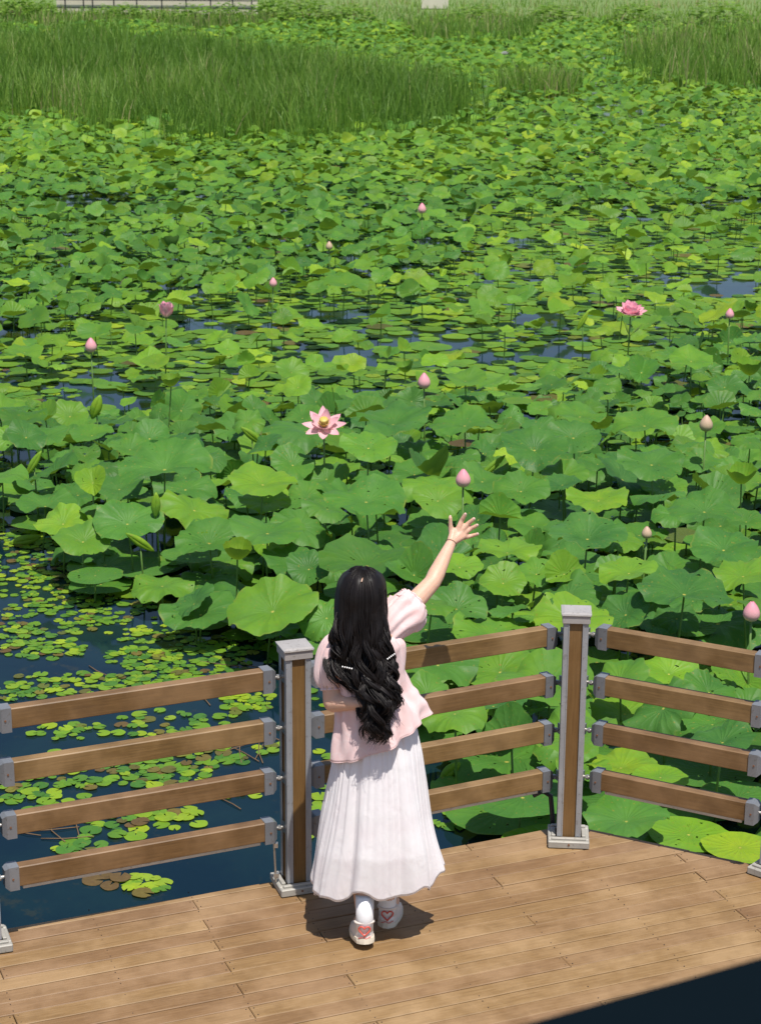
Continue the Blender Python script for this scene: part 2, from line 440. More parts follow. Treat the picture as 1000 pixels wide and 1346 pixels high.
for r in rows:
    n0 = n_ref+r*PW+GAP/2; n1 = n0+PW-GAP
    nm = (n0+n1)/2; dr = drift(nm)
    off = [0, 3, 0, 1][r % 4] if r % 2 else 0
    cuts = [tJ+dr+.44*(k*5+(off if r % 2 else 0)) for k in range(-4, 6)]
    row = clip(clip(poly, 0, 1, n1), 0, -1, -n0)
    if len(row) < 3: continue
    tmin, tmax = min(p[0] for p in row), max(p[0] for p in row)
    cuts = [tmin-1]+[c_ for c_ in cuts if tmin+.05 < c_ < tmax-.05]+[tmax+1]
    for i in range(len(cuts)-1):
        pc = clip(clip(row, 1, 0, cuts[i+1]-.0014), -1, 0, -(cuts[i]+.0014))
        if len(pc) < 3: continue
        area = abs(sum(pc[k][0]*pc[(k+1) % len(pc)][1]-pc[(k+1) % len(pc)][0]*pc[k][1] for k in range(len(pc))))/2
        if area < .0015: continue
        ct = sum(p[0] for p in pc)/len(pc); cn = sum(p[1] for p in pc)/len(pc)
        zt = random.uniform(-.0018, .0012)
        v = [(p[0]-ct, p[1]-cn, 0) for p in pc]; k = len(v); ch = .003
        vt = []
        for p in v:     # small bevel: pull top ring inwards
            d_ = Vector((p[0], p[1])); vt.append((p[0]-math.copysign(min(ch, abs(p[0])), p[0]), p[1]-math.copysign(min(ch, abs(p[1])), p[1]), 0))
        V = vt+[(p[0], p[1], -ch) for p in v]+[(p[0], p[1], -.028) for p in v]
        F = [tuple(range(k))]+[(a_*k+j, (a_+1)*k+j, (a_+1)*k+(j+1) % k, a_*k+(j+1) % k) for a_ in (0, 1) for j in range(k)]
        F = [F[0]]+[q[::1] for q in F[1:]]+[tuple(range(2*k, 3*k))[::-1]]
        o = link('plank', mesh('plank', V, F), M_deck, deck)
        P = TD*ct+ND*cn; o.location = (P.x, P.y, zt); o.rotation_euler = (0, 0, DA)
        o.data.materials[0] = M_deck
    # screws: two on each joist line, four round each joint
    for jj in range(-12, 16):
        tt = tJ+dr+.44*jj
        isj = any(abs(tt-c_) < .01 for c_ in cuts)
        for dt in ((-.016, .016) if isj else (random.uniform(-.004, .004),)):
            for nn in (n0+.018, n1-.018):
                if not (tmin+.02 < tt+dt < tmax-.02): continue
                if not isj and random.random() < .25: continue
                P = TD*(tt+dt)+ND*nn
                if pr(P.x, P.y, 0)[1] > 1400: continue
                screws.tube([(P.x, P.y, -.004), (P.x, P.y, .0014)], .0027, 6)
tag(screws.build('screw_heads', M_screw, deck), kind='stuff')
# sub-frame below the planks: joists and the dark edge beam
def prism(pts, z0, z1):
    k = len(pts); V = [(p[0], p[1], z1) for p in pts]+[(p[0], p[1], z0) for p in pts]
    return V, [tuple(range(k)), tuple(range(k, 2*k))[::-1]]+[(j, k+j, k+(j+1) % k, (j+1) % k) for j in range(k)]
def tn(p): q = TD*p[0]+ND*p[1]; return (q.x, q.y)
pc = poly; cx_, cy_ = sum(p[0] for p in pc)/len(pc), sum(p[1] for p in pc)/len(pc)
inner = []
for p in poly:
    d = Vector((cx_-p[0], cy_-p[1])); d.normalize(); inner.append((p[0]+d.x*.03, p[1]+d.y*.03))
b_ = MB(); b_.add(*prism([tn(p) for p in inner][::-1], -.20, -.030)); b_.build('under_frame', M_dark, deck)
for k in range(4):
    px_, py_ = [(-3.2, 6.2), (-.6, 7.3), (.95, 7.7), (1.6, 6.6)][k]
    p_ = MB(); p_.tube([(px_, py_, -1.6), (px_, py_, -.2)], .09, 12); p_.build('support_pile', M_dark, deck, True)

# ------------------------------------------------------------------ fence posts
def make_post(x, y, rz, label, flip=1):
    t = empty('fence_post', (x, y, 0), rz, label=label, cat='post', group='posts of the deck railing')
    w = .110
    b = MB(); b.box((0, 0, .56), (w-.014, w-.014, 1.09)); b.build('core', M_panel, t)
    for sx in (-1, 1):
        for sy in (-1, 1):
            c = MB(); a = w/2; tw = .026
            c.box((sx*(a-tw/2), sy*(a-.002), .575), (tw, .0045, 1.06), ch=.001)
            c.box((sx*(a-.002), sy*(a-tw/2-.002), .575), (.0045, tw, 1.06), ch=.001)
            c.box((sx*(a-tw+.003), sy*(a+.0005), .575), (.006, .0045, 1.06), ch=.001)
            c.build('corner_strip', M_alu, t)
    cp = MB(); cp.box((0, 0, 1.098), (.124, .124, .034), ch=.002)
    cp.box((0, 0, 1.121), (.134, .134, .010), ch=.003)
    c = MB(); s0, s1 = .067, .052; z0, z1 = 1.126, 1.131
    c.add([(-s0,-s0,z0),(s0,-s0,z0),(s0,s0,z0),(-s0,s0,z0),(-s1,-s1,z1),(s1,-s1,z1),(s1,s1,z1),(-s1,s1,z1)],
          [(0,1,5,4),(1,2,6,5),(2,3,7,6),(3,0,4,7),(4,5,6,7)])
    cp.add(c.v, c.f)
    cp.build('cap', M_cap, t)
    sh = MB(); a = .094
    for sx, sy, dx, dy in ((0,-1,2*a,.034),(0,1,2*a,.034),(-1,0,.034,2*a-.07),(1,0,.034,2*a-.07)):
        sh.box((sx*(a-.017), sy*(a-.017), .019), (dx, dy, .034), ch=.004)
        sh.box((sx*(a-.025), sy*(a-.025), .041), (dx-(.03 if dx > .1 else .016), dy-(.03 if dy > .1 else .016), .010), ch=.002)
    sh.build('base_shoe', M_shoe_metal, t)
    for (sx, sy) in ((0,-1), (1,0)):
        q = MB(); q.tube([(sx*a*.7+.0, sy*(a-.004), .022), (sx*a*.7, sy*(a+.003), .022)], .005, 8) if sy else q.tube([(sx*(a-.004), 0, .022), (sx*(a+.003), 0, .022)], .005, 8)
        q.build('bolt', M_rust, t)
    return t
make_post(-1.611, 7.325, math.radians(20), 'grey and brown fence post cut by the left picture edge')
make_post(-.3585, 7.872, math.radians(19), 'grey and brown fence post just left of the woman, turned slightly sideways')
make_post(.876, 8.345, math.radians(-4), 'tall grey and brown fence post at the deck corner right of the woman')
make_post(1.775, 8.03, math.radians(-40), 'fence post cut by the right picture edge, only its foot in view')

# ------------------------------------------------------------------ rails
RZ = [1.03, .797, .564, .331]
def bay(p0, p1, lab):
    p0 = Vector((*p0, 0)); p1 = Vector((*p1, 0)); d = (p1-p0); L = d.length; a = math.atan2(d.y, d.x)
    root = empty('railing_panel', p0, a, label=lab, cat='railing', group='railing bays round the deck')
    RH, RD = .088, .052
    for i, z in enumerate(RZ):
        r = MB(); r.box((L/2, RD/2, z-RH/2), (L, RD, RH), ch=.004)
        ro = r.build('rail', M_rail, root)
        for e in (0, 1):
            c = MB(); sgn = -1 if e == 0 else 1; x0 = 0 if e == 0 else L
            hw = RD/2+.006; h1 = .004; h0 = -RH-.012
            prof = [(-.006, 1), (.034, 1), (.050, .80), (.050, .30), (.046, 0)]
            xs = [(-.004, 0, 0), (.036, 0, 0), (.054, .010, .016)]
            vs = []; fs = []
            for (xx, iy, iz) in xs:
                X = x0+sgn*xx
                vs += [(X, RD/2-hw+iy, z+h0+iz), (X, RD/2+hw-iy, z+h0+iz), (X, RD/2+hw-iy, z+h1-iz*.8), (X, RD/2-hw+iy, z+h1-iz*.8)]
            for k in range(2):
                for j in range(4):
                    q = (k*4+j, k*4+(j+1) % 4, (k+1)*4+(j+1) % 4, (k+1)*4+j)
                    fs.append(q if sgn < 0 else q[::-1])
            fs.append((0,1,2,3) if sgn > 0 else (3,2,1,0)); fs.append((8,9,10,11) if sgn < 0 else (11,10,9,8))
            c.add(vs, fs); c.build('end_cap', M_end, ro)
            s_ = MB(); s_.tube([(x0+sgn*.022, RD/2-hw+.001, z-.048), (x0+sgn*.022, RD/2-hw-.003, z-.048)], .0045, 8)
            s_.build('screw', M_rust, ro)
            b = MB(); b.tube([(x0+sgn*.052, RD/2, z-.045), (x0+sgn*.098, RD/2, z-.045)], .0075, 10)
            b.tube([(x0+sgn*.066, RD/2, z-.045), (x0+sgn*.078, RD/2, z-.045)], .0125, 6)
            b.box((x0+sgn*.096, RD/2, z-.045), (.006, .036, .05))
            b.build('bracket', M_bolt, ro)
        if i == 3:
            l_ = MB(); l_.box((L/2, RD/2+.006, z-RH-.0085), (L-.04, RD-.004, .016), ch=.002)
            l_.build('under_strip', M_lip, ro)
    return root
bay((-1.477, 7.373), (-.486, 7.805), 'brown four-rail railing panel at the left, over the open water')
dv = Vector((.753+.245, 8.363-7.894)); bay((-.240, 7.894), (.753, 8.363), 'brown four-rail railing panel behind the woman, right of her skirt')
bay((1.015, 8.359), (1.629, 8.045), 'brown four-rail railing panel at the right, slanting down to the picture edge')
# small gate stay and hinge pieces low beside the second post
st = MB(); st.tube([(-.452, 7.83, .235), (-.445, 7.835, .04)], .005, 8); st.box((-.445, 7.835, .215), (.02, .02, .02)); st.box((-.443, 7.838, .07), (.022, .02, .02))
tag(st.build('latch_rod', M_bolt), 'thin grey metal rod with two clamps left of the post beside the woman', 'latch rod')
# dark hose beside the corner post
hz = [Vector((.715, 8.42, .19)), Vector((.76, 8.44, .205)), Vector((.80, 8.46, .17)), Vector((.812, 8.47, .06)), Vector((.815, 8.475, .01))]
hm = MB(); hm.tube(hz, .012, 8); tag(hm.build('hose', M_iron, None, True), 'short dark bent hose behind the foot of the corner post', 'hose')

# ------------------------------------------------------------------ dark terrace handrail close to the camera (bottom right corner, out of focus)
def at_d(x, y, dist):
    d = Vector(ray(x, y)).normalized(); return Vector((0, 0, CAMZ))+d*dist
h0 = at(760, 1306, 3.18); h1 = at(1000, 1236, 3.18)
hd = (h1-h0).normalized(); hn = Vector((hd.y, -hd.x, 0))
hr = empty('terrace_handrail', h0, math.atan2(hd.y, hd.x), label='dark navy handrail of the upper terrace, blurred in the bottom right corner', cat='handrail')
b = MB(); b.box((.6, -.06, -.03), (5.0, .12, .06), ch=.02); b.build('bar', M_navy, hr)
for k in range(4):
    b = MB(); b.box((-1.6+k*1.3, -.06, -.56), (.05, .05, 1.0), ch=.005); b.build('upright', M_navy, hr)

# ------------------------------------------------------------------ leaves: templates
def leaf_template(rng, rings, segs, kind):
    ph = rng.uniform(0, 2*math.pi, 8)
    rh = [0]+[((i+1)/rings)**.85 for i in range(rings)]
    V = [(0, 0, 0)]; UV = [(.5, .5)]
    amp = {'bowl': 1.0, 'flat': .10, 'cup': 1.0, 'fold': .9, 'droop': 1.2}[kind]
    a2, a3, a5, a8 = rng.uniform(.05, .13), rng.uniform(.04, .10), rng.uniform(.03, .065), rng.uniform(.018, .032)
    o2, o3, o5 = rng.uniform(.02, .08), rng.uniform(.02, .06), rng.uniform(.015, .04)
    foldax = rng.uniform(0, math.pi); depth = rng.uniform(.26, .40) if kind == 'bowl' else rng.uniform(.18, .26)
    fa = rng.uniform(.5, .9)
    for r in rh[1:]:
        for k in range(segs):
            th = 2*math.pi*k/segs
            ro = 1+o2*math.sin(2*th+ph[0])+o3*math.sin(3*th+ph[1])+o5*math.sin(6*th+ph[2])+.020*math.sin(11*th+ph[1]+math.sin(2*th)+.9)+.013*math.sin(17*th+ph[4]+math.sin(3*th))
            if kind == 'flat': ro = 1+(ro-1)*.6
            ro = 1+(ro-1)*r
            x, y = r*ro*math.cos(th), r*ro*math.sin(th)
            w = amp*r**2.6*(a2*math.sin(2*th+ph[5])+a3*math.sin(3*th+ph[6])+a5*1.3*math.sin(5*th+ph[7])+a8*1.7*math.sin(11*th+ph[1]+math.sin(2*th)))+((.020*r**1.4*math.cos(21*th)+.012*r*r*math.cos(13*th+ph[2])) if segs > 40 and kind != 'flat' else 0)
            if kind in ('bowl', 'droop'):
                z = depth*(r**.9)-(.14 if kind == 'bowl' else .30)*r**3+w
            elif kind == 'cup':
                z = .85*r**1.6+w*.8; x *= (1-.28*r); y *= (1-.28*r)
            elif kind == 'fold':
                c, s = math.cos(foldax), math.sin(foldax)
                xp, yp = x*c+y*s, -x*s+y*c
                z = .12*r+abs(xp)*math.sin(fa)*1.05+w*.6; xp *= math.cos(fa)
                x, y = xp*c-yp*s, xp*s+yp*c
            else:
                z = .012*r+w*.25+.02*max(0, r-.85)/.15*(.5+.5*math.sin(4*th+ph[2]))
            V.append((x, y, z)); UV.append((.5+.5*r*math.cos(th), .5+.5*r*math.sin(th)))
    F = [(0, 1+k, 1+(k+1) % segs) for k in range(segs)]
    for i in range(rings-1):
        for k in range(segs):
            k2 = (k+1) % segs
            F.append((1+i*segs+k, 1+(i+1)*segs+k, 1+(i+1)*segs+k2, 1+i*segs+k2))
    return np.array(V, float), F, np.array(UV, float)
def pad_template(rng, segs=18, rings=2):
    V = [(0, 0, 0)]; UV = [(.5, .5)]; ph = rng.uniform(0, 6.28, 4); notch = rng.uniform(.12, .28)
    for r in [(i+1)/rings for i in range(rings)]:
        for k in range(segs+1):
            th = notch+(2*math.pi-2*notch)*k/segs
            ro = 1+.05*math.sin(2*th+ph[0])+.03*math.sin(5*th+ph[1])
            V.append((r*ro*math.cos(th)-.1*r, r*ro*math.sin(th), .02*r*math.sin(3*th+ph[2])+.05*max(0, r-.6)*math.sin(2*th+ph[3])))
            UV.append((.5+.5*r*math.cos(th), .5+.5*r*math.sin(th)))
    n = segs+1
    F = [(0, 1+k, 2+k) for k in range(segs)]
    for i in range(rings-1):
        for k in range(segs): F.append((1+i*n+k, 1+(i+1)*n+k, 2+(i+1)*n+k, 2+i*n+k))
    return np.array(V, float), F, np.array(UV, float)
def to_mesh(name, V, F, UV, smooth=True):
    me = mesh(name, V, F, smooth)
    uvl = me.uv_layers.new(name='UVMap')
    li = np.zeros(len(me.loops), int); me.loops.foreach_get('vertex_index', li)
    uvl.data.foreach_set('uv', UV[li].ravel())
    return me
KINDS = ['bowl', 'flat', 'cup', 'fold', 'droop']
HI = {k: [leaf_template(RNG, 8, 52, k) for _ in range({'bowl': 9, 'flat': 6, 'cup': 3, 'fold': 3, 'droop': 5}[k])] for k in KINDS}
MID = {k: [leaf_template(RNG, 4, 30, k) for _ in range(12)] for k in KINDS}
LO = {k: [leaf_template(RNG, 3, 14, k) for _ in range(10)] for k in KINDS}
HIM = {k: [to_mesh('leaf_blade', *t) for t in HI[k]] for k in KINDS}
for k in KINDS:
    for me in HIM[k]: me.materials.append(M_leaf)
PADT = [pad_template(RNG) for _ in range(8)]; PADM = [to_mesh('lily_pad', *t) for t in PADT]
for me in PADM: me.materials.append(M_pad)

def merged(name, items, templates, mat, stem=False):
    """items: dicts with loc, R (3x3), s (scale), tpl (V,F,UV), tint (3)"""
    Vs = []; Ls = []; cnt = []; UVs = []; Cs = []; off = 0
    for it in items:
        V, F, UV = it['tpl']
        P = (V*it['s'])@np.array(it['R']).T+np.array(it['loc'])
        Vs.append(P); Cs.append(np.tile(np.array([*it['tint'], 1.0]), (len(V), 1)))
        for q in F: cnt.append(len(q))
        fl = np.array([i for q in F for i in q]) if '_fl' not in it else it['_fl']
        Ls.append(fl+off); UVs.append(UV[fl]); off += len(V)
    V = np.concatenate(Vs); L = np.concatenate(Ls); U = np.concatenate(UVs); Cc = np.concatenate(Cs); cnt = np.array(cnt)
    me = bpy.data.meshes.new(name)
    me.vertices.add(len(V)); me.vertices.foreach_set('co', V.ravel())
    me.loops.add(len(L)); me.loops.foreach_set('vertex_index', L.astype(np.int32))
    me.polygons.add(len(cnt)); st_ = np.concatenate([[0], np.cumsum(cnt)[:-1]])
    me.polygons.foreach_set('loop_start', st_.astype(np.int32)); me.polygons.foreach_set('loop_total', cnt.astype(np.int32))
    me.polygons.foreach_set('use_smooth', np.ones(len(cnt), bool))
    me.update(calc_edges=True)
    uvl = me.uv_layers.new(name='UVMap'); uvl.data.foreach_set('uv', U.ravel())
    ca = me.color_attributes.new('tint', 'FLOAT_COLOR', 'POINT'); ca.data.foreach_set('color', Cc.ravel())
    o = link(name, me, mat); o.color = (0, 0, 0, 1)
    return o

# ------------------------------------------------------------------ zones of the pond in the view
def inpoly(x, y, P):
    c = False; j = len(P)-1
    for i in range(len(P)):
        if (P[i][1] > y) != (P[j][1] > y) and x < (P[j][0]-P[i][0])*(y-P[i][1])/(P[j][1]-P[i][1])+P[i][0]: c = not c
        j = i
    return c
OPEN = [(-300,650),(-20,690),(60,705),(105,785),(200,800),(222,838),(330,850),(372,872),(440,905),(545,965),(575,1010),(590,1130),(560,1400),(-600,1400)]
HOLES = [(110,268,55,8),(300,428,70,9),(430,400,75,13),(560,440,85,16),(655,466,34,12),(735,447,60,15),(905,360,80,8),(985,345,40,8),(90,520,46,20),
         (20,442,34,8),(8,602,26,14),(770,392,20,12),(480,508,18,6),(250,410,16,8),(610,1095,45,22),(600,975,34,16),(965,372,40,6),(60,500,90,9),(225,497,30,8),(420,462,50,10),(560,318,26,5),(25,700,30,10)]
MIDBAND = [(-100,440),(60,430),(150,392),(330,362),(560,345),(610,325),(620,262),(1100,250),(1100,430),(900,440),(820,478),(700,505),(560,520),(400,530),(230,520),(120,560),(-100,580)]
REED1 = [(-200,76),(120,74),(250,88),(400,108),(520,128),(620,160),(560,178),(420,186),(330,200),(250,192),(150,186),(60,168),(-200,158)]
REED2 = [(850,74),(1000,62),(1100,60),(1100,116),(960,112),(860,104)]
def hole(px, py): return any(((px-a)/(c*1.15))**2+((py-b)/(d*1.35))**2 < 1 for a, b, c, d in HOLES)

leaves = []       # every lotus leaf: X,Y,z, diameter, kind, tilt axis/amount, tint
grid = {}
def near_ok(X, Y, r, layer, k):
    gx, gy = int(X//1.0), int(Y//1.0)
    for i in range(gx-1, gx+2):
        for j in range(gy-1, gy+2):
            for (x2, y2, r2, l2) in grid.get((i, j), ()):
                if l2 == layer and (X-x2)**2+(Y-y2)**2 < (k*(r+r2))**2: return False
    return True
def put(X, Y, r, layer): grid.setdefault((int(X//1.0), int(Y//1.0)), []).append((X, Y, r, layer))
def tiltR(tx, ty, rz):
    return Matrix.Rotation(tx, 3, 'X') @ Matrix.Rotation(ty, 3, 'Y') @ Matrix.Rotation(rz, 3, 'Z')

# leaves one can pick out in the photograph: px, py of the middle of the blade, width and height in px, height above water, kind, tint
MAN = [
(168,694,88,58,.45,'bowl',.25),(110,718,76,48,.35,'bowl',.45),(134,773,84,26,.03,'flat',.30),(192,750,84,32,.10,'flat',.25),(272,766,84,30,.12,'droop',.25),
(266,812,100,54,.20,'bowl',.22),(313,738,52,34,.55,'cup',.75),(362,796,92,42,.28,'bowl',.28),(358,822,90,28,.08,'flat',.2),(322,836,48,20,.02,'flat',.35),
(276,718,92,50,.40,'bowl',.25),(352,704,104,36,.55,'bowl',.30),(386,745,80,48,.40,'bowl',.18),(216,622,122,54,.70,'bowl',.22),(258,668,66,36,.25,'droop',.1),
(345,640,92,40,.65,'bowl',.62),(60,672,76,28,.35,'bowl',.25),(50,693,70,20,.05,'flat',.4),(122,640,46,38,.60,'fold',.70),(168,650,52,18,.3,'flat',.35),
(481,661,106,50,.70,'bowl',.25),(575,658,68,48,.60,'bowl',.55),(483,590,74,42,.70,'bowl',.42),(515,559,102,34,.65,'bowl',.15),(401,569,112,28,.50,'droop',.22),
(442,617,62,28,.35,'bowl',.5),(350,664,70,34,.45,'bowl',.72),(401,658,66,36,.40,'bowl',.3),(544,624,64,26,.40,'bowl',.25),(548,594,62,26,.4,'bowl',.3),
(609,559,92,32,.60,'bowl',.30),(609,500,58,22,.6,'bowl',.45),(633,632,76,36,.5,'bowl',.25),(391,696,102,26,.2,'droop',.2),(446,690,40,28,.15,'droop',.05),
(701,590,88,56,.70,'bowl',.12),(752,573,72,46,.65,'bowl',.2),(845,556,86,34,.70,'bowl',.38),(855,607,90,44,.70,'bowl',.22),(784,607,50,24,.5,'bowl',.2),
(920,603,50,30,.55,'bowl',.3),(925,668,94,44,.70,'bowl',.2),(973,630,52,38,.75,'cup',.6),(684,644,74,44,.55,'bowl',.3),(738,624,68,28,.5,'bowl',.4),
(786,655,84,30,.5,'bowl',.65),(772,706,102,44,.60,'bowl',.10),(951,718,94,46,.60,'bowl',.15),(900,777,122,50,.60,'bowl',.12),(827,750,82,30,.62,'bowl',.6),
(662,765,62,48,.45,'bowl',.55),(742,752,56,46,.50,'fold',.6),(657,678,56,38,.55,'fold',.4),(667,725,86,26,.45,'bowl',.62),(680,806,112,32,.10,'droop',.12),
(605,745,60,32,.5,'bowl',.55),(882,742,68,28,.4,'bowl',.3),(977,752,82,34,.6,'bowl',.55),(945,815,150,58,.12,'droop',.15),(750,732,74,26,.3,'bowl',.2),
(806,803,84,38,.20,'droop',.25),(483,745,124,52,.5,'bowl',.30),(407,750,60,50,.45,'bowl',.15),(601,800,80,56,.42,'bowl',.22),(560,715,66,30,.3,'flat',.2),
(512,707,64,28,.15,'flat',.15),(613,872,116,36,.05,'flat',.22),(705,863,90,34,.08,'droop',.25),(833,893,94,36,.10,'flat',.3),(824,935,92,40,.1,'bowl',.62),
(983,890,66,48,.35,'fold',.5),(948,960,124,50,.05,'droop',.25),(665,1066,146,54,.04,'flat',.30),(812,1046,124,40,.06,'flat',.15),(868,1082,156,50,.07,'flat',.28),
(670,1000,172,46,.03,'droop',.25),(820,1006,96,34,.12,'bowl',.75),(573,966,76,48,.05,'flat',.3),(660,957,66,34,.04,'flat',.08),(936,1010,116,52,.06,'flat',.2),
(978,1108,96,34,.10,'flat',.85),(910,1092,110,26,.09,'flat',.6),(740,930,70,34,.03,'flat',.2),(752,880,60,28,.03,'flat',.25),(620,905,84,30,.09,'fold',.5),
(560,455,60,14,.02,'flat',.45),(170,596,60,26,.5,'bowl',.3),(60,580,64,30,.45,'bowl',.3),(30,560,60,24,.4,'bowl',.3),(120,578,56,24,.4,'bowl',.35),
(223,512,36,34,.75,'cup',.72),(30,470,50,16,.3,'bowl',.5),(450,375,58,22,.5,'bowl',.4),(760,545,70,26,.5,'bowl',.35),(905,470,60,28,.6,'bowl',.45),
(700,690,70,30,.35,'bowl',.35),(560,690,60,24,.35,'bowl',.3),(840,700,76,26,.4,'bowl',.3),(870,640,70,28,.45,'bowl',.4),(980,680,50,26,.5,'bowl',.3)]
for (px, py, w, h, hg, kind, tint) in MAN:
    z = WATER+hg+.02
    P = at(px, py, z); dist = pr(*P)[2]; D = w*dist/FPX
    dep = math.asin(min(.99, (CAMZ-z)/math.sqrt(P.x**2+P.y**2+(CAMZ-z)**2)))
    want = math.asin(min(.92, h/w))
    tl = max(-.1, min(.75, want-dep)) if kind != 'flat' else 0
    if kind == 'cup': tl = .15
    if kind == 'bowl': tl *= .85
    leaves.append(dict(p=(P.x, P.y, z), d=D, kind=kind, R=tiltR(tl, random.uniform(-.08, .08), random.uniform(0, 6.28)), tint=tint, man=True, br=0))
    put(P.x, P.y, D/2*.9, 'hi' if hg > .25 else 'lo')

def rand_leaf(Y0, Y1, dens, layer):
    ymid = (Y0+Y1)/2; area = .5*(.42*(Y0+Y1)+3)*(Y1-Y0)
    for _ in range(int(area*dens)):
        Y = math.sqrt(random.uniform(Y0**2, Y1**2)); X = random.uniform(-1, 1)*(.205*Y+1.0)
        u = random.random()
        if layer == 'hi':
            hg = random.uniform(.10, .42) if Y > 17 else random.uniform(.25, .60); D = random.uniform(.16, .40) if Y > 19 else random.uniform(.24, .50) if Y > 16 else random.uniform(.32, .62)
        else:
            hg = random.choice((.012, .02, .03, random.uniform(.05, .3), random.uniform(.05, .3))); D = random.uniform(.16, .36) if Y > 17 else random.uniform(.30, .62)
        z = WATER+hg; px, py, _z = pr(X, Y, z)
        bx, by, _z2 = pr(X, Y, WATER)
        if inpoly(px, py, OPEN) or hole(px, py) or inpoly(bx, by-12, OPEN): continue
        if py > 1115 or by < (44 if bx < 345 else 33)+5*math.sin(bx*.03): continue
        hr_ = D/2*FPX/_z
        if inpoly(px, py+hr_*.25, OPEN) or inpoly(px-hr_*.8, py, OPEN): continue
        mb = inpoly(px, py, MIDBAND); rd = inpoly(bx, by, REED1) or inpoly(bx, by, REED2)
        if rd and random.random() < (.42 if math.sin(bx*.035)*math.sin(by*.13+bx*.02) > .1 else .72): continue
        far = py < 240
        if 120 < px < 330 and 690 < py < 780 and layer == 'hi': continue
        kind = random.choices(KINDS, (7, 0, .45 if Y > 20 else 0, 2.8 if Y > 20 else 1.4, 4))[0] if layer == 'hi' else random.choices(KINDS, (2, 5, 0, .3, 3))[0]
        if mb:
            if layer == 'hi' and random.random() < .90: continue
            if layer == 'lo':
                hg = random.choice((.008, .014, .02, .026)); z = WATER+hg; kind = 'flat'; D = random.uniform(.15, .36)
        # water shows through patchily in the middle distance
        if layer == 'lo' and 240 < py < 540 and math.sin(X*1.3+2)*math.sin(Y*.9+X*.4) > .86: continue
        if py > 820 and layer == 'hi' and random.random() < .75: continue
        if py > 980 and layer == 'hi': continue
        if not near_ok(X, Y, D/2, layer, .60 if layer == 'lo' else .78): continue
        ta = random.gauss(0, .26) if layer == 'hi' else (0 if kind == 'flat' else random.gauss(0, .08))
        tb = random.gauss(.16 if layer == 'hi' else 0, .24 if layer == 'hi' else .05) if kind != 'flat' else 0
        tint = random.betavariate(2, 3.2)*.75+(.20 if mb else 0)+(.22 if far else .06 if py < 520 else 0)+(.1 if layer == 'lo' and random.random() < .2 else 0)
        if random.random() < .05: tint += .3
        br = 0
        if layer == 'lo' and random.random() < .035: br = random.uniform(.4, .9)
        leaves.append(dict(p=(X, Y, z), d=D, kind=kind, R=tiltR(tb, ta, random.uniform(0, 6.28)), tint=tint, man=False, br=br))
        put(X, Y, D/2, layer)
for (a, b) in ((8.3, 14), (14, 20), (20, 28), (28, 38), (38, 50)):
    rand_leaf(a, b, 85, 'hi'); rand_leaf(a, b, 130, 'lo')
for (a, b) in ((50, 70), (70, 95), (95, 112)):
    rand_leaf(a, b, 34, 'hi'); rand_leaf(a, b, 4, 'lo')
for L in leaves:
    px, py, zc = pr(*L['p']); L['px'], L['py'], L['zc'] = px, py, zc
    r = L['d']/2*FPX/zc
    nrm = L['R'] @ Vector((0, 0, 1)); vd = (Vector((0, 0, CAMZ))-Vector(L['p'])).normalized()
    inf = 1 if (-10 < px < 1010 and -10 < py < 1125) else 0
    if inpoly(px, py, [(455, 745), (505, 745), (560, 800), (560, 960), (590, 1150), (405, 1170), (440, 980), (415, 880)]): inf = .2
    L['show'] = inf*r*r*abs(nrm.dot(vd))
order = sorted(range(len(leaves)), key=lambda i: -leaves[i]['show'])
top = set(order[:300])

# ------------------------------------------------------------------ landmarks used by the labels of repeated things
FLOWERS = [  # px, py, height above water, size (m), type, label
 (424, 548, .95, .36, 'open', 'fully open pink lotus flower with a yellow centre, largest bloom, above the woman'),
 (215, 412, .85, .29, 'cup', 'half open pink lotus bloom at upper left of the pond'),
 (825, 399, .75, .37, 'double', 'ruffled pink lotus bloom at upper right of the pond'),
 (117, 457, .80, .15, 'bud', 'plump pink lotus bud near the left edge, below the left bloom'),
 (355, 372, .70, .12, 'bud', 'small pale pink lotus bud between the left bloom and the far pink speck'),
 (555, 498, .90, .15, 'bud', 'pink lotus bud in the middle, right of and above the open flower'),
 (608, 625, 1.0, .14, 'bud', 'pink lotus bud just above the raised hand'),
 (926, 549, .95, .14, 'palebud', 'peach coloured lotus bud at the right, halfway up the picture'),
 (955, 405, .75, .12, 'bud', 'slim pink lotus bud right of the ruffled bloom'),
 (989, 795, .85, .13, 'bud', 'pink lotus bud at the right edge above the railing'),
 (549, 272, .80, .16, 'bud', 'far small pink lotus bud, topmost in the middle of the pond'),
 (850, 694, .80, .09, 'greenbud', 'small closed green lotus bud above the corner post, to its right'),
 (428, 323, .70, .12, 'palebud', 'tiny cream lotus bud far off, above and right of the small pale pink bud'),
 (655, 67, .6, .36, 'white', 'far white lotus bloom near the top of the picture')]
FNAME = ['open pink flower', 'left pink bloom', 'ruffled right bloom', 'left pink bud', 'small pale upper bud', 'middle pink bud', 'bud above the hand',
         'peach bud', 'slim right bud', 'right edge bud', 'far middle bud', 'green bud', 'cream bud', 'white far bloom']
LM = [(f[0], f[1], n_) for f, n_ in zip(FLOWERS, FNAME)]
LM += [(756, 795, 'corner post cap'), (389, 850, 'left post cap'), (478, 748, "woman's head"), (606, 690, 'raised hand'), (752, 1000, 'corner post shaft'),
       (880, 842, 'right top rail'), (650, 843, 'middle top rail'), (880, 1030, 'right lowest rail'), (650, 1025, 'middle lowest rail'), (200, 905, 'left top rail'),
       (998, 600, 'right picture edge'), (2, 640, 'left picture edge'), (998, 300, 'upper right edge'), (2, 300, 'upper left edge')]
DIRS = ['right of', 'above and right of', 'above', 'above and left of', 'left of', 'below and left of', 'below', 'below and right of']
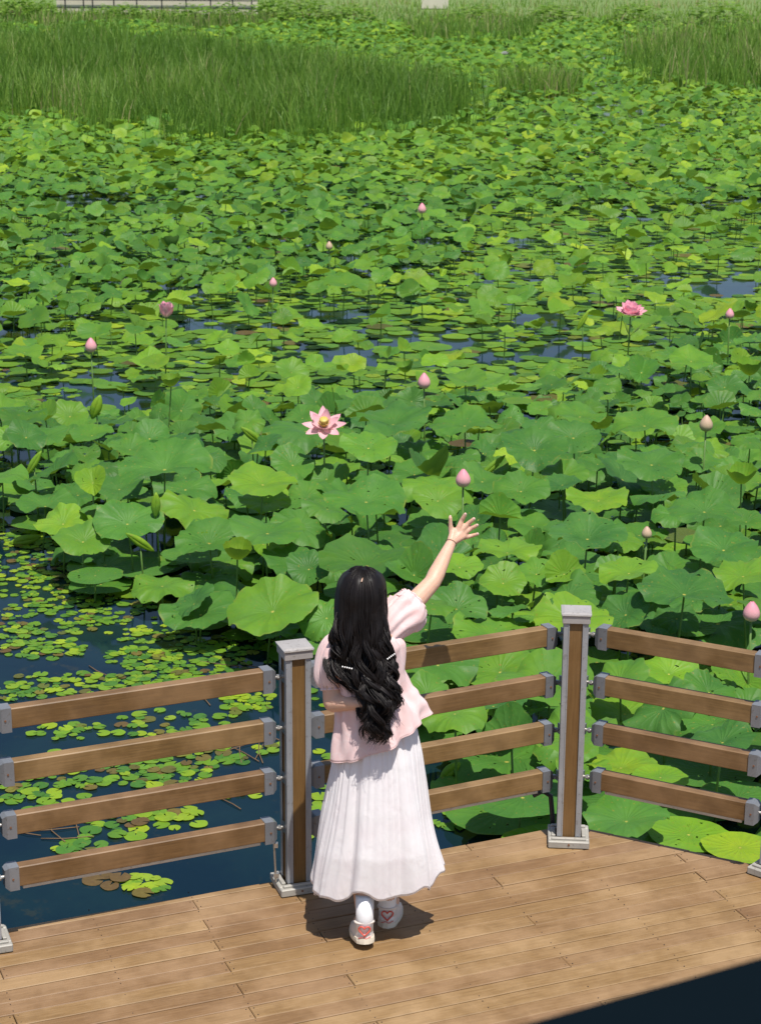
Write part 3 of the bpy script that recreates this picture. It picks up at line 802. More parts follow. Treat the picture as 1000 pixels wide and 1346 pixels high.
ORD = ['nearest', 'second nearest', 'third nearest', 'fourth nearest', 'fifth nearest', 'sixth nearest', 'seventh nearest', 'eighth nearest', 'ninth nearest', 'tenth nearest']
def place_words(items, lms, cap=10):
    """items: list of (px,py); returns a phrase for each, unique by construction"""
    out = [None]*len(items); cnt = {}
    pairs = sorted(((math.hypot(px-l[0], (py-l[1])*1.3), i, j) for i, (px, py) in enumerate(items) for j, l in enumerate(lms)))
    for d, i, j in pairs:
        if out[i]: continue
        px, py = items[i]; l = lms[j]
        k = int(round(math.atan2(-(py-l[1]), px-l[0])/(math.pi/4))) % 8
        c = cnt.get((j, k), 0)
        if c >= cap: continue
        cnt[(j, k)] = c+1
        out[i] = f"{ORD[c]} {DIRS[k]} the {l[2]}"
    return out

def stem_pts(L):
    X, Y, z = L['p']; hg = z-WATER
    bx, by = X+random.uniform(-.06, .06)*min(1, hg*2), Y+random.uniform(-.06, .06)*min(1, hg*2)
    return [(bx, by, WATER-.05), ((bx+X)/2+random.uniform(-.02, .02)*hg, (by+Y)/2, WATER+hg*.5), (X, Y, z-.002)]
tl = [i for i in order[:300]]
words = place_words([(leaves[i]['px'], leaves[i]['py']) for i in tl], LM)
KW = {'bowl': 'funnel', 'flat': 'floating', 'cup': 'cupped', 'fold': 'folded', 'droop': 'wavy'}
for n_, i in enumerate(tl):
    L = leaves[i]; X, Y, z = L['p']; t = L['tint']
    colw = 'brown' if L['br'] > .5 else ('deep green' if t < .22 else 'green' if t < .5 else 'light green' if t < .7 else 'yellow green')
    szw = 'broad ' if L['d'] > .58 else 'small ' if L['d'] < .38 else ''
    lab = f"{szw}{colw} {KW[L['kind']]} lotus leaf {words[n_]}"
    if len(lab.split()) > 16: lab = f"{colw.split()[-1]} lotus leaf {words[n_]}"
    root = empty('lotus_leaf', (X, Y, WATER), 0, label=lab, cat='leaf', group='lotus leaves on the pond')
    me = random.choice(HIM[L['kind']])
    b = link('blade', me, None, root); s_ = L['d']/2
    b.matrix_local = Matrix.Translation((0, 0, z-WATER)) @ L['R'].to_4x4() @ Matrix.Scale(s_, 4)
    b.color = (t, random.uniform(-.24, .16), L['br'], 1)
    pts = [(p[0]-X, p[1]-Y, p[2]-WATER) for p in stem_pts(L)]
    sm = MB(); sm.tube(pts, [.008, .0075, .007] if z-WATER > .1 else .005, 6); sm.build('stem', M_stem, root, True)
rest = []; stems = MB()
for i, L in enumerate(leaves):
    if i in top: continue
    r_px = L['d']/2*FPX/L['zc']
    if not (-120 < L['px'] < 1120): continue
    T = HI if r_px > 34 else MID if r_px > 13 else LO
    T = MID if r_px > 13 else LO
    rest.append(dict(loc=L['p'], R=L['R'], s=L['d']/2, tpl=random.choice(T[L['kind']]), tint=(L['tint'], random.uniform(-.24, .16), L['br'])))
    if L['p'][2]-WATER > (.2 if L['p'][1] < 20 else .32) and L['p'][1] < 34: stems.tube(stem_pts(L), .006, 4, cap=False)
_cache = {}
for it in rest:
    k = id(it['tpl'][1])
    if k not in _cache: _cache[k] = np.array([i for q in it['tpl'][1] for i in q])
    it['_fl'] = _cache[k]
tag(merged('lotus_leaf_mass', rest, None, M_leaf), 'dense mass of smaller and farther green lotus leaves covering the pond', 'foliage', kind='stuff')
tag(stems.build('lotus_stem_mass', M_stem, None, True), 'thin green stems under the mass of lotus leaves', 'stems', kind='stuff')
print('LEAVES', len(leaves), 'rest', len(rest))

# ------------------------------------------------------------------ small lily pads on the open water at the left
CL = [(70,735,90,34,70,.55),(120,790,95,34,65,.5),(20,730,70,40,50,.8),(60,820,110,20,40,.6),(200,900,60,10,18,.6),(60,860,60,12,16,.6),(330,925,36,12,14,.9),(240,985,60,12,16,.8),(130,1000,70,10,16,.7),(300,1040,60,12,10,.9),(150,730,30,30,16,.9),(90,700,60,10,16,.7),(300,900,60,14,14,.6),(190,840,50,12,14,.7),(40,845,60,14,14,.5),(165,755,40,26,14,.7),(55,780,60,24,24,.75),
      (250,880,80,24,52,.55),(300,850,70,16,26,.5),(190,870,50,14,16,.6),(100,905,90,14,30,.6),(380,862,34,18,12,.7),(240,820,40,10,8,.75),(70,860,40,8,8,.5),
      (30,918,34,10,8,.5),(100,968,60,12,14,.6),(210,955,50,22,18,.6),(265,960,45,20,10,.4),(330,935,30,14,6,.5),
      (60,1045,70,28,34,.6),(120,1025,60,16,14,.5),(210,1020,70,18,26,.5),(290,1000,44,14,14,.45),(360,985,20,10,4,.8),
      (150,1096,40,20,10,.55),(235,1080,40,14,7,.85),(110,1120,34,8,6,.4),(195,1168,32,12,9,.95),(165,1162,46,9,9,0),(225,1072,40,10,5,1.0),(182,1084,14,8,2,0),
      (428,985,12,40,8,.6),(430,1060,10,30,5,.7),(425,910,14,20,4,.6),(45,520,60,30,26,.45),(20,490,40,14,10,.4),(410,1090,10,14,3,.6),
      (590,1085,20,18,4,.6),(15,650,20,10,4,.5)]
pads = []
def pad_ok(X, Y, r):
    return all((X-q[0])**2+(Y-q[1])**2 > (.62*(r+q[2]))**2 for q in pads[-140:])
for (cx, cy, rx, ry, n_, tint) in CL:
    k = 0; tries = 0
    n_ = int(n_*(1.75 if cy < 930 else 1.35))
    while k < n_ and tries < n_*14:
        tries += 1
        a = random.uniform(0, 2*math.pi); rr = math.sqrt(random.random())
        px, py = cx+rx*rr*math.cos(a), cy+ry*rr*math.sin(a)
        P = at(px, py, WATER); r = random.uniform(.022, .050)*(1.3 if cy > 1050 else 1.12 if cy > 950 else 1)
        if cy < 600: r *= 1.5
        if P.y > 7.2 and pad_ok(P.x, P.y, r):
            br = 0
            u = random.random()
            if tint == 0: br = .9
            elif u < .12: br = random.uniform(.5, .95)
            pads.append((P.x, P.y, r, min(1.1, max(.1, tint+.0+random.gauss(0, .24))), br, px, py)); k += 1
pads_sorted = sorted(pads, key=lambda q: -(q[2]/pr(q[0], q[1], WATER)[2]))
LM2 = [(17, 939, 'left end of the top rail'), (350, 884, 'right end of the top rail'), (21, 1009, 'left end of the second rail'), (351, 952, 'right end of the second rail'),
       (26, 1078, 'left end of the third rail'), (353, 1018, 'right end of the third rail'), (31, 1146, 'left end of the lowest rail'), (354, 1087, 'right end of the lowest rail'),
       (134, 773, 'floating lotus leaf at left'), (110, 718, 'tilted leaf at the left'), (389, 850, 'left post cap'), (2, 700, 'left picture edge'),
       (185, 912, 'middle of the top rail'), (188, 980, 'middle of the second rail'), (190, 1050, 'middle of the third rail'), (195, 1118, 'middle of the lowest rail'), (266, 812, 'round leaf left of the post'),
       (2, 800, 'open water at the left edge'), (430, 1000, "woman's skirt"), (50, 693, 'low leaf at the left edge'), (2, 500, 'left edge pond gap')]
w2 = place_words([(p[5], p[6]) for p in pads_sorted[:300]], LM2)
for i, (X, Y, r, t, br, px, py) in enumerate(pads_sorted[:300]):
    colw = 'reddish brown' if br > .5 else 'green' if t < .45 else 'light green' if t < .72 else 'yellow'
    o = link('lily_pad', random.choice(PADM)); o.location = (X, Y, WATER+.004+.0022*(i % 5)); o.scale = (r, r, r); o.rotation_euler = (0, 0, random.uniform(0, 6.28))
    o.color = (t, random.uniform(-.1, .15), br, 1)
    ww = w2[i] or 'on open water'
    if len(ww.split()) > 12: colw = colw.split()[-1]
    tag(o, f"{colw} lily pad {ww}", 'lily pad', 'small lily pads floating on the open water')
items = [dict(loc=(X, Y, WATER+.004+.0022*(i % 5)), R=Rz(random.uniform(0, 6.28)), s=r, tpl=random.choice(PADT), tint=(t, 0, br)) for i, (X, Y, r, t, br, px, py) in enumerate(pads_sorted[300:])]
if items: tag(merged('lily_pad_mass', items, None, M_pad), 'scattered smallest lily pads floating on the open water', 'lily pads', kind='stuff')
print('PADS', len(pads))
# dead stems lying on the water
tw = MB()
for (x0, y0, x1, y1) in [(30,1100,110,1092),(60,1108,130,1104),(70,1085,92,1112),(92,1080,110,1104),(295,1052,322,1066),(250,870,330,880),(310,985,345,1003),(330,960,372,975),(355,955,340,1000),
                          (300,990,366,972),(20,1098,60,1104),(312,870,345,880),(150,895,120,880),(320,975,322,1005),(345,975,350,1005),(270,905,280,930)]:
    a, b = at(x0, y0, WATER+.006), at(x1, y1, WATER+.006)
    m_ = (a+b)/2+Vector((random.uniform(-.03, .03), random.uniform(-.03, .03), .004))
    tw.tube([a, (a*.6+m_*.4), m_, (b*.6+m_*.4), b], .0035, 5)
tag(tw.build('dead_stems', M_twig, None, True), 'thin brown dead plant stems drifting on the dark water', 'dead stems', kind='stuff')

# ------------------------------------------------------------------ rolled young leaves on stems
def rolled(px, py, hg, ln, ang, lean, lab, rad=.035):
    P = at(px, py, WATER+hg)
    root = empty('rolled_leaf', (P.x, P.y, WATER), 0, label=lab, cat='leaf', group='rolled young lotus leaves')
    d = Vector((math.cos(ang)*math.cos(lean), .25*math.cos(lean), math.sin(lean))).normalized()
    c = Vector((0, 0, hg)); m = MB()
    for k, off in enumerate((-1, 1)):
        sd = d.cross(Vector((0, 1, 0))).normalized()*off*rad*.55
        pts = [c+d*(ln*(t_-.5))+sd*math.sin(math.pi*t_) for t_ in [j/10 for j in range(11)]]
        rr = [max(.004, rad*math.sin(math.pi*min(.999, max(.001, (j/10)*.92+.04)))**.8) for j in range(11)]
        m.tube(pts, rr, 12)
    me = mesh('roll', m.v, m.f, True)
    uvl = me.uv_layers.new(name='UVMap'); uvl.data.foreach_set('uv', np.full(len(me.loops)*2, .7))
    b = link('roll', me, M_leaf, root); b.color = (.72, .1, 0, 1)
    s_ = MB(); s_.tube([(.02, .03, -.05), (.01, .01, hg*.5), (0, 0, hg)], .007, 6); s_.build('stem', M_stem, root, True)
rolled(205, 668, .62, .20, math.radians(80), math.radians(75), 'rolled young lotus leaf standing upright over the left leaves', .024)
rolled(185, 717, .45, .26, math.radians(0), math.radians(-38), 'rolled pale leaf slanting down to the right, above floating left leaves', .023)
rolled(34, 716, .04, .26, 0, math.radians(8), 'rolled yellow green leaf lying on the water at the left edge', .028)
rolled(44, 615, .55, .24, 0, math.radians(58), 'rolled leaf pointing up right near the left edge', .022)
rolled(596, 1012, .10, .15, 0, math.radians(38), 'small rolled leaf resting on a broad leaf between the lower middle rails', .024)
rolled(330, 575, .55, .26, 0, math.radians(-42), 'long rolled leaf slanting down right, left of the open flower', .024)
rolled(645, 612, .55, .30, 0, math.radians(40), 'rolled leaf slanting up right beside the bud above the hand', .022)
rolled(700, 905, .30, .12, 0, math.radians(-50), 'short curled young leaf left of the corner post shaft', .022)
rolled(762, 418, .5, .26, 0, math.radians(60), 'rolled leaf standing left of the ruffled right bloom', .022)
rolled(125, 540, .5, .24, 0, math.radians(70), 'rolled leaf below the left pink bud', .035)

# ------------------------------------------------------------------ lotus flowers and buds
def petal(L, Wd, open_a, curl, az_, base_r=.01, cup=.5, mat=None):
    n, m = 8, 6; V = []; UV = []
    for i in range(n+1):
        t_ = i/n; a = open_a+curl*t_
        # walk along the petal
        V.append(None)
    V = []
    r, z = base_r, 0; ds = L/n
    for i in range(n+1):
        t_ = i/n; a = open_a+curl*(t_-.3)
        w = Wd/2*(math.sin(math.pi*min(1, t_**.75*.93+.06)))**.75*(1 if t_ < 1 else .05)
        for j in range(m+1):
            s_ = -1+2*j/m
            cu = cup*w*(s_*s_)
            V.append((r-cu*math.cos(a+math.pi/2)*-1*0-cu*math.sin(a), w*s_, z+cu*math.cos(a))); UV.append((j/m, t_))
        r += ds*math.cos(a); z += ds*math.sin(a)
    F = [(i*(m+1)+j, i*(m+1)+j+1, (i+1)*(m+1)+j+1, (i+1)*(m+1)+j) for i in range(n) for j in range(m)]
    c, s = math.cos(az_), math.sin(az_)
    V = [(x*c-y*s, x*s+y*c, z) for x, y, z in V]
    return to_mesh('petal', np.array(V), F, np.array(UV))
for (px, py, hg, sz, typ, lab) in FLOWERS:
    P = at(px, py, WATER+hg)
    root = empty('lotus_flower' if typ in ('open', 'cup', 'double', 'white') else 'lotus_bud', (P.x, P.y, WATER), 0, label=lab,
                 cat='flower' if typ in ('open', 'cup', 'double', 'white') else 'flower bud', group='lotus flowers and buds')
    dist = pr(*P)[2]
    head = .0
    sets = {'open': [(8, .52, .17, .20, .55, 0), (5, .40, .17, .70, .6, .3)],
            'cup': [(7, .62, .34, 1.25, .15, 0), (6, .60, .36, 1.05, .35, .4)],
            'double': [(9, .50, .26, .35, .3, 0), (8, .46, .28, .75, .4, .3), (7, .40, .28, 1.1, .4, .1)],
            'white': [(8, .5, .3, .6, .3, 0), (7, .45, .3, 1.0, .3, .2)]}
    hz_ = hg-sz*.25
    if typ in sets:
        mt = {'open': M_petal_open, 'white': M_white_petal}.get(typ, M_petal)
        for (k, Lr, Wr, oa, cu, ph) in sets[typ]:
            for i in range(k):
                me = petal(sz*Lr*random.uniform(.92, 1.06), sz*(Wr+.08), oa+random.uniform(-.12, .12), cu, 2*math.pi*(i+ph)/k+random.uniform(-.1, .1)-1.57, .012, .3)
                o = link('petal', me, mt, root); o.location = (0, 0, hz_)
                if typ in ('open', 'double'): o.rotation_euler = (math.radians(30 if typ == 'open' else 15), 0, 0)
        if typ == 'open':
            q = MB(); q.tube([(0, 0, hz_), (0, 0, hz_+.05), (0, 0, hz_+.085), (0, 0, hz_+.09)], [.014, .026, .036, .030], 14); q.build('seed_pod', M_pod, root, True).matrix_local = Matrix.Translation((0, 0, hz_)) @ Matrix.Rotation(.52, 4, 'X') @ Matrix.Translation((0, 0, -hz_))
            q = MB()
            for i in range(46):
                a = 6.283*i/46; rr = random.uniform(.035, .05)
                q.tube([(.015*math.cos(a), .015*math.sin(a), hz_+.01), (rr*math.cos(a), rr*math.sin(a), hz_+random.uniform(.05, .075))], .0022, 4)
            so_m = tag(q.build('stamens', M_pod, root), kind='stuff'); so_m.matrix_local = Matrix.Translation((0, 0, hz_)) @ Matrix.Rotation(.52, 4, 'X') @ Matrix.Translation((0, 0, -hz_))
    else:
        mt = {'bud': M_bud, 'palebud': M_bud_pale, 'greenbud': M_bud_pale}[typ]
        sz_ = sz
        for k, (nn, sc) in enumerate(((3, .82), (4, 1.0))):
            for i in range(nn):
                a = 2*math.pi*(i+.4*k)/nn+random.uniform(-.15, .15)
                n, m = 9, 6; V = []; UV = []
                for ii in range(n+1):
                    t_ = ii/n; R_ = sz_*(.37*sc)*(math.sin(math.pi*(t_**.72)*.97+.03))**.85*(1+.02*k)+.002
                    for j in range(m+1):
                        s_ = -1+2*j/m; aa = a+s_*(1.25-.35*t_)
                        rr = R_*(1+.02*(1-abs(s_)))
                        V.append((rr*math.cos(aa), rr*math.sin(aa), sz_*1.02*t_*(1-.03*(1-sc)*5))); UV.append((j/m, t_))
                F = [(ii*(m+1)+j, ii*(m+1)+j+1, (ii+1)*(m+1)+j+1, (ii+1)*(m+1)+j) for ii in range(n) for j in range(m)]
                o = link('petal', to_mesh('petal', np.array(V), F, np.array(UV)), mt, root); o.location = (0, 0, hg-sz_*.6)
                o.rotation_euler = (0, random.uniform(-.03, .03), 0)
        hz_ = hg-sz_*.6
    sx_, sy_ = random.uniform(-.04, .04), random.uniform(-.03, .03)
    s_ = MB(); s_.tube([(sx_, sy_, -.05), (sx_*.4, sy_, hz_*.5), (0, 0, hz_+.006)], .0075, 7); s_.build('stem', M_stem, root, True)

# ------------------------------------------------------------------ reeds
def reeds(name, polys, n_, hrange, lab, tint0, spread):
    Vs = []; Cs = []; k = 0; F = []
    while k < n_:
        P_, wgt = random.choice(polys)
        px = random.uniform(min(p[0] for p in P_), max(p[0] for p in P_)); py = random.uniform(min(p[1] for p in P_), max(p[1] for p in P_))
        if not inpoly(px, py, P_): continue
        if spread > 1: px += random.gauss(0, 32); py += random.gauss(0, 10)
        if spread > 1 and math.sin(px*.021+1)*math.sin(py*.11+px*.013) > .55: continue
        if py < 20 and spread > 1: continue
        # area-true sampling: farther rows of pixels cover more water
        g = at(px, py, WATER)
        if random.random() > (min(g.y, 95)/95)**1.0: continue
        cl = math.sin(g.x*.9)*math.sin(g.y*.5+g.x*.2)+.6*math.sin(g.x*2.3+g.y)
        h = random.uniform(*hrange)*(1+.20*cl); w = random.uniform(.006, .013)*max(1, g.y/45)
        az_ = random.uniform(0, 6.28); lean = random.uniform(.02, .38)*h; dx, dy = math.cos(az_), math.sin(az_)
        b0 = random.uniform(0, math.pi); wx, wy = math.cos(b0)*w, math.sin(b0)*w*.5
        base = len(Vs); t_ = min(1, max(0, tint0+random.gauss(0, .24)+.12*cl+.14*math.sin(g.x*.37+1)*math.sin(g.y*.21)))
        drop = random.uniform(.0, .25) if random.random() < .35 else 0
        for (f_, ww) in ((0, 1), (.35, 1), (.7, .8), (1, .12)):
            o = lean*f_**2.2*(1+drop*2); zz = h*(f_-drop*max(0, f_-.6)*1.6)
            Vs.append((g.x+dx*o-wx*ww, g.y+dy*o-wy*ww, WATER+zz)); Vs.append((g.x+dx*o+wx*ww, g.y+dy*o+wy*ww, WATER+zz))
            Cs += [t_, t_]
        for q in range(3): F.append((base+2*q, base+2*q+1, base+2*q+3, base+2*q+2))
        k += 1
    me = mesh(name, Vs, F)
    ca = me.color_attributes.new('tint', 'FLOAT_COLOR', 'POINT')
    arr = np.zeros((len(Vs), 4)); arr[:, 0] = Cs; arr[:, 3] = 1; ca.data.foreach_set('color', arr.ravel())
    tag(link(name, me, M_reed), lab, 'reeds', kind='stuff')
reeds('reed_bed', [(REED1, 1)], 52000, (.6, 1.35), 'tall green reed bed standing across the upper left of the pond', .42, 2)
reeds('reed_clump', [(REED2, 1)], 13000, (.6, 1.4), 'grey green reeds growing at the upper right edge of the pond', .62, 2)
reeds('shore_grass', [([(330, 6), (1100, 6), (1100, 16), (330, 16)], 1), ([(-60, 22), (60, 22), (60, 42), (-60, 44)], 1), ([(60, 30), (345, 32), (345, 42), (60, 42)], .4), ([(330, 14), (1100, 14), (1100, 36), (330, 38)], 1), ([(330, 14), (1100, 14), (1100, 34), (330, 34)], 1)], 15000, (.3, .85), 'pale rough grass along the far bank at the top', .72, 1)
reeds('reed_tuft', [([(520, 40), (700, 38), (690, 60), (540, 62)], 1), ([(640, 120), (760, 122), (740, 136), (650, 134)], 1)], 2600, (.6, 1.1), 'thin grassy reeds between lotus leaves near the top middle', .55, 1)

# ------------------------------------------------------------------ far bank: wall, railing, bushes
def flatY(px, Y): return atY(px, 5, Y).x
wl = MB(); xa, xb = flatY(66, 113), flatY(330, 113)
wl.box(((xa+xb)/2, 113, .05), (xb-xa, .3, 1.3)); tag(wl.build('far_wall', M_cream), 'cream wall on the far bank at the top left', 'wall')
fr = empty('far_railing', (0, 112.5, 0), 0, label='thin dark iron railing in front of the cream far wall', cat='railing')
for px in (77, 101, 113, 141, 171, 204, 236, 268, 297, 322):
    b = MB(); x = flatY(px, 112.5); b.box((x, 0, .1), (.07, .06, 1.3)); b.build('upright', M_iron, fr)
for z in (-.16, .25, .7):
    b = MB(); b.box(((xa+xb)/2, .05, z), (xb-xa, .05, .06)); b.build('crossbar', M_iron, fr)
bs = MB(); x0, x1 = flatY(545, 121), flatY(580, 121); bs.box(((x0+x1)/2, 121, .05), (x1-x0, .6, .9)); tag(bs.build('stone_block', M_cream), 'pale stone block on the far bank at the top middle', 'block')
def bush_tpl(seed, n_=700):
    rg = random.Random(seed); V = []; F = []; Cs = []
    for _ in range(n_):
        a, b = rg.uniform(0, 6.283), math.acos(rg.uniform(-.2, 1)); r = rg.uniform(.65, 1.0)*(1+.18*math.sin(3*a+seed)*math.sin(2*b))
        p = Vector((r*math.sin(b)*math.cos(a), r*math.sin(b)*math.sin(a), r*math.cos(b)))
        q = Matrix.Rotation(rg.uniform(0, 6.28), 3, 'Z') @ Matrix.Rotation(rg.uniform(-1, 1), 3, 'X')
        s_ = rg.uniform(.06, .12); k = len(V)
        for c in ((-s_, 0, 0), (0, -s_*.5, 0), (s_, 0, 0), (0, s_*.5, 0)): V.append(p+q @ Vector(c))
        F.append((k, k+1, k+2, k+3)); t_ = rg.uniform(.35, .85); Cs += [t_]*4
    me = mesh('foliage', V, F); ca = me.color_attributes.new('tint', 'FLOAT_COLOR', 'POINT')
    arr = np.zeros((len(V), 4)); arr[:, 0] = Cs; arr[:, 3] = 1; ca.data.foreach_set('color', arr.ravel()); me.materials.append(M_reed)
    return me
BT = [bush_tpl(i) for i in range(4)]
BU = [(12, 1.6, 1.1, 'leftmost round bush on the far bank'), (48, 1.2, .9, 'low bush at the left end of the cream far wall'), (125, 1.5, .7, 'broad yellow green bush in front of the left part of the cream wall'),
      (160, 1.5, .8, 'round yellow green bush before the middle of the cream wall'), (198, .9, .55, 'small low bush under the gap in the cream wall'), (248, 1.7, .75, 'spreading bush before the right part of the cream wall'),
      (290, 1.3, .85, 'bush beside the right end of the cream wall'), (345, 1.6, 1.1, 'bush just right of the cream wall end'), (395, 1.8, 1.0, 'dull green bush on the bank, second right of the wall'),
      (455, 1.6, .8, 'low bank bush left of the pale stone block'), (620, 1.8, .8, 'low bank bush right of the pale stone block'), (720, 2.0, .9, 'wide low bush on the far bank right of centre'),
      (830, 2.0, .9, 'wide low bush on the far bank above the right reeds'), (940, 2.0, 1.0, 'rightmost bush on the far bank')]
for i, (px, rw, rh_, lab) in enumerate(BU):
    Y = 107.2+random.uniform(-.5, .5)
    root = empty('bush', (flatY(px, Y), Y, -.68), random.uniform(0, 6), label=lab, cat='bush', group='bushes on the far bank')
    f = link('foliage', BT[i % 4], None, root); f.scale = (rw*1.0, rw*.9, rh_*1.25)
    for k in range(3):
        b = MB(); b.tube([(0, 0, -.2), (.3*math.cos(k*2.1), .3*math.sin(k*2.1), .6*rh_)], [.05, .02], 5); b.build('branch', M_twig, root)

# ------------------------------------------------------------------ the woman
woman = empty('person', (-.02, 7.45, 0), 0, label='woman with long wavy black hair in a pink blouse and white skirt, right arm raised', cat='person')
OX = Vector((-.02, 7.45, 0))
def wlink(mb_or_me, name, mat, parent=woman, smooth=True):
    me = mb_or_me if isinstance(mb_or_me, bpy.types.Mesh) else mesh(name, mb_or_me.v, mb_or_me.f, smooth)
    o = link(name, me, mat, parent)
    o.location = -OX if parent is woman else (0, 0, 0)
    return o
def capsule(mb, pts, rad, n=14):
    pts = [Vector(p) for p in pts]
    for i in range(len(pts)-1):
        mb.tube([pts[i], pts[i+1]], [rad[i], rad[i+1]], n)
    for p, r in zip(pts, rad): mb.ball(p, r, n, 10)
body = MB()
SHR, ELR, WRR = atY(523, 816, 7.54), atY(569, 765, 7.70), atY(593, 713, 7.86)
HY = 7.90
# torso, neck, head
capsule(body, [(-.01, 7.49, .90), (-.03, 7.49, 1.02), (-.05, 7.49, 1.17), (-.062, 7.49, 1.27)], [.125, .098, .108, .075])
body.ball((-.13, 7.49, 1.25), (.09, .055, .055)); body.ball((.02, 7.50, 1.27), (.085, .055, .06))
capsule(body, [(-.065, 7.49, 1.28), (-.066, 7.50, 1.40)], [.050, .048])
body.ball((-.068, 7.50, 1.475), (.073, .090, .098), 20, 14)
body.ball((-.068, 7.545, 1.425), (.056, .052, .058), 16, 12)
body.ball((-.066, 7.600, 1.452), (.012, .018, .020)); body.ball((-.067, 7.592, 1.423), (.022, .009, .008)); body.ball((-.067, 7.588, 1.398), (.020, .014, .014))
for sx in (-1, 1): body.ball((-.068+sx*.074, 7.50, 1.462), (.010, .020, .030))
# raised right arm and hand (back of the hand to the viewer)
capsule(body, [(.03, 7.50, 1.285), SHR, (SHR*.5+ELR*.5), ELR, (ELR*.8+WRR*.2), (ELR*.45+WRR*.55), WRR], [.052, .047, .041, .035, .036, .030, .0215])
def hp(x, y, dY=0.0): return atY(x, y, HY+dY)
for k, (a, b) in enumerate([((594, 711, -.03), (600, 699, 0)), ((594, 710, -.03), (606, 700, 0)), ((593, 709, -.03), (596, 697, 0)), ((595, 711, -.03), (609, 703, 0))]):
    capsule(body, [hp(*a), hp(*b)], [.0175, .0155], 10)
fing = [[(602, 697), (603, 691.5), (606.5, 683), (611.3, 674.6)], [(605.5, 699), (608, 694.5), (615, 686.8), (622.6, 680.6)],
        [(607, 701), (611, 699), (619, 693.2), (627, 688.8)], [(606, 705), (611.3, 705), (619.8, 702.6), (627.8, 700.3)]]
for fg, r in zip(fing, (.0104, .0104, .010, .0092)):
    capsule(body, [hp(fg[0][0], fg[0][1]), hp(fg[1][0], fg[1][1], .004), hp(fg[2][0], fg[2][1], .012), hp(fg[3][0], fg[3][1], .004)], [.012, r*1.1, r, r*.8], 10)
capsule(body, [hp(596, 705, -.01), hp(592.5, 695), hp(592, 687), hp(591.6, 679)], [.015, .012, .0095, .0085], 10)
# left arm: down, elbow bent, forearm across the small of the back
SHL, ELL, WRL = Vector((-.19, 7.49, 1.245)), Vector((-.184, 7.435, 1.045)), Vector((-.080, 7.362, 1.066))
capsule(body, [(-.14, 7.49, 1.255), SHL, SHL*.5+ELL*.5, ELL, ELL*.5+WRL*.5, WRL], [.050, .048, .046, .043, .034, .023])
hd_ = (WRL-ELL).normalized(); up_ = Vector((0, 0, 1))
capsule(body, [WRL, WRL+hd_*.06], [.02, .018], 10); capsule(body, [WRL+up_*.012, WRL+hd_*.065+up_*.018], [.016, .014], 10); capsule(body, [WRL-up_*.012, WRL+hd_*.06-up_*.018], [.016, .014], 10)
for k in range(4):
    o_ = up_*(.024-.016*k); bA = WRL+hd_*.06+o_
    capsule(body, [bA, bA+hd_*.035, bA+hd_*(.06-.006*k)+Vector((0, .012, 0))], [.009, .0082, .007], 8)
capsule(body, [WRL+hd_*.01+up_*.015, WRL+hd_*.03+up_*.035, WRL+hd_*.055+up_*.045], [.012, .010, .008], 8)
# legs
LFH_ = Vector((-.052, 7.315, .060)); RFH = Vector((.040, 7.505, .030))      # heels (left lifted)
for hip, knee, ank in ((Vector((-.085, 7.48, .86)), Vector((-.075, 7.47, .47)), Vector((-.054, 7.335, .135))), (Vector((.065, 7.49, .86)), Vector((.045, 7.55, .46)), Vector((.040, 7.535, .10)))):
    capsule(body, [hip, knee, knee*.6+ank*.4+Vector((0, -.012, 0)), ank], [.085, .056, .052, .034])
capsule(body, [(-.054, 7.335, .13), (-.06, 7.39, .055), (-.078, 7.49, .035)], [.032, .030, .026]); capsule(body, [(.040, 7.53, .10), (.046, 7.58, .045), (.068, 7.68, .032)], [.032, .030, .026])
tmp = link('tmp_body', mesh('tmp_body', body.v, body.f), M_skin)
md = tmp.modifiers.new('r', 'REMESH'); md.mode = 'VOXEL'; md.voxel_size = .0042; md.use_smooth_shade = True
ms_ = tmp.modifiers.new('s', 'SMOOTH'); ms_.factor = .5; ms_.iterations = 3
dg = bpy.context.evaluated_depsgraph_get(); bm_me = bpy.data.meshes.new_from_object(tmp.evaluated_get(dg)); bm_me.name = 'body'
bpy.data.objects.remove(tmp)
bm_me.polygons.foreach_set('use_smooth', [True]*len(bm_me.polygons)); bm_me.materials.clear(); bm_me.materials.append(M_skin)
print('BODY', len(bm_me.polygons))
wlink(bm_me, 'body', M_skin)
for sx in (-1, 1):
    e = MB(); e.ball((-.068+sx*.028, 7.586, 1.478), (.011, .008, .006)); wlink(e, 'eye', M_eye)
nl = MB()
for fg in fing+[[(0, 0), (0, 0), (0, 0), (591.6, 677.8)]]:
    p = hp(fg[3][0], fg[3][1]-.3, .004); nl.ball(p+Vector((0, -.0045, .001)), (.0050, .0030, .0062), 8, 6)
wlink(nl, 'fingernails', simple('nail', (.78, .50, .45), .25, .03))
# clothes: lofted rings
def loft(rings, nseg, mod, closed=False):
    V = []; F = []
    for i, R_ in enumerate(rings):
        for k in range(nseg): V.append(mod(i, 2*math.pi*k/nseg, R_))
    for i in range(len(rings)-1):
        for k in range(nseg):
            k2 = (k+1) % nseg; F.append((i*nseg+k, i*nseg+k2, (i+1)*nseg+k2, (i+1)*nseg+k))
    return V, F
def interp(tab, z):
    for a, b in zip(tab, tab[1:]):
        if (a[0]-z)*(b[0]-z) <= 0:
            t_ = (z-a[0])/(b[0]-a[0]) if b[0] != a[0] else 0
            return [x+(y-x)*t_ for x, y in zip(a, b)]
    return tab[-1]
def solid(o, th):
    m_ = o.modifiers.new('thick', 'SOLIDIFY'); m_.thickness = th; m_.offset = -1
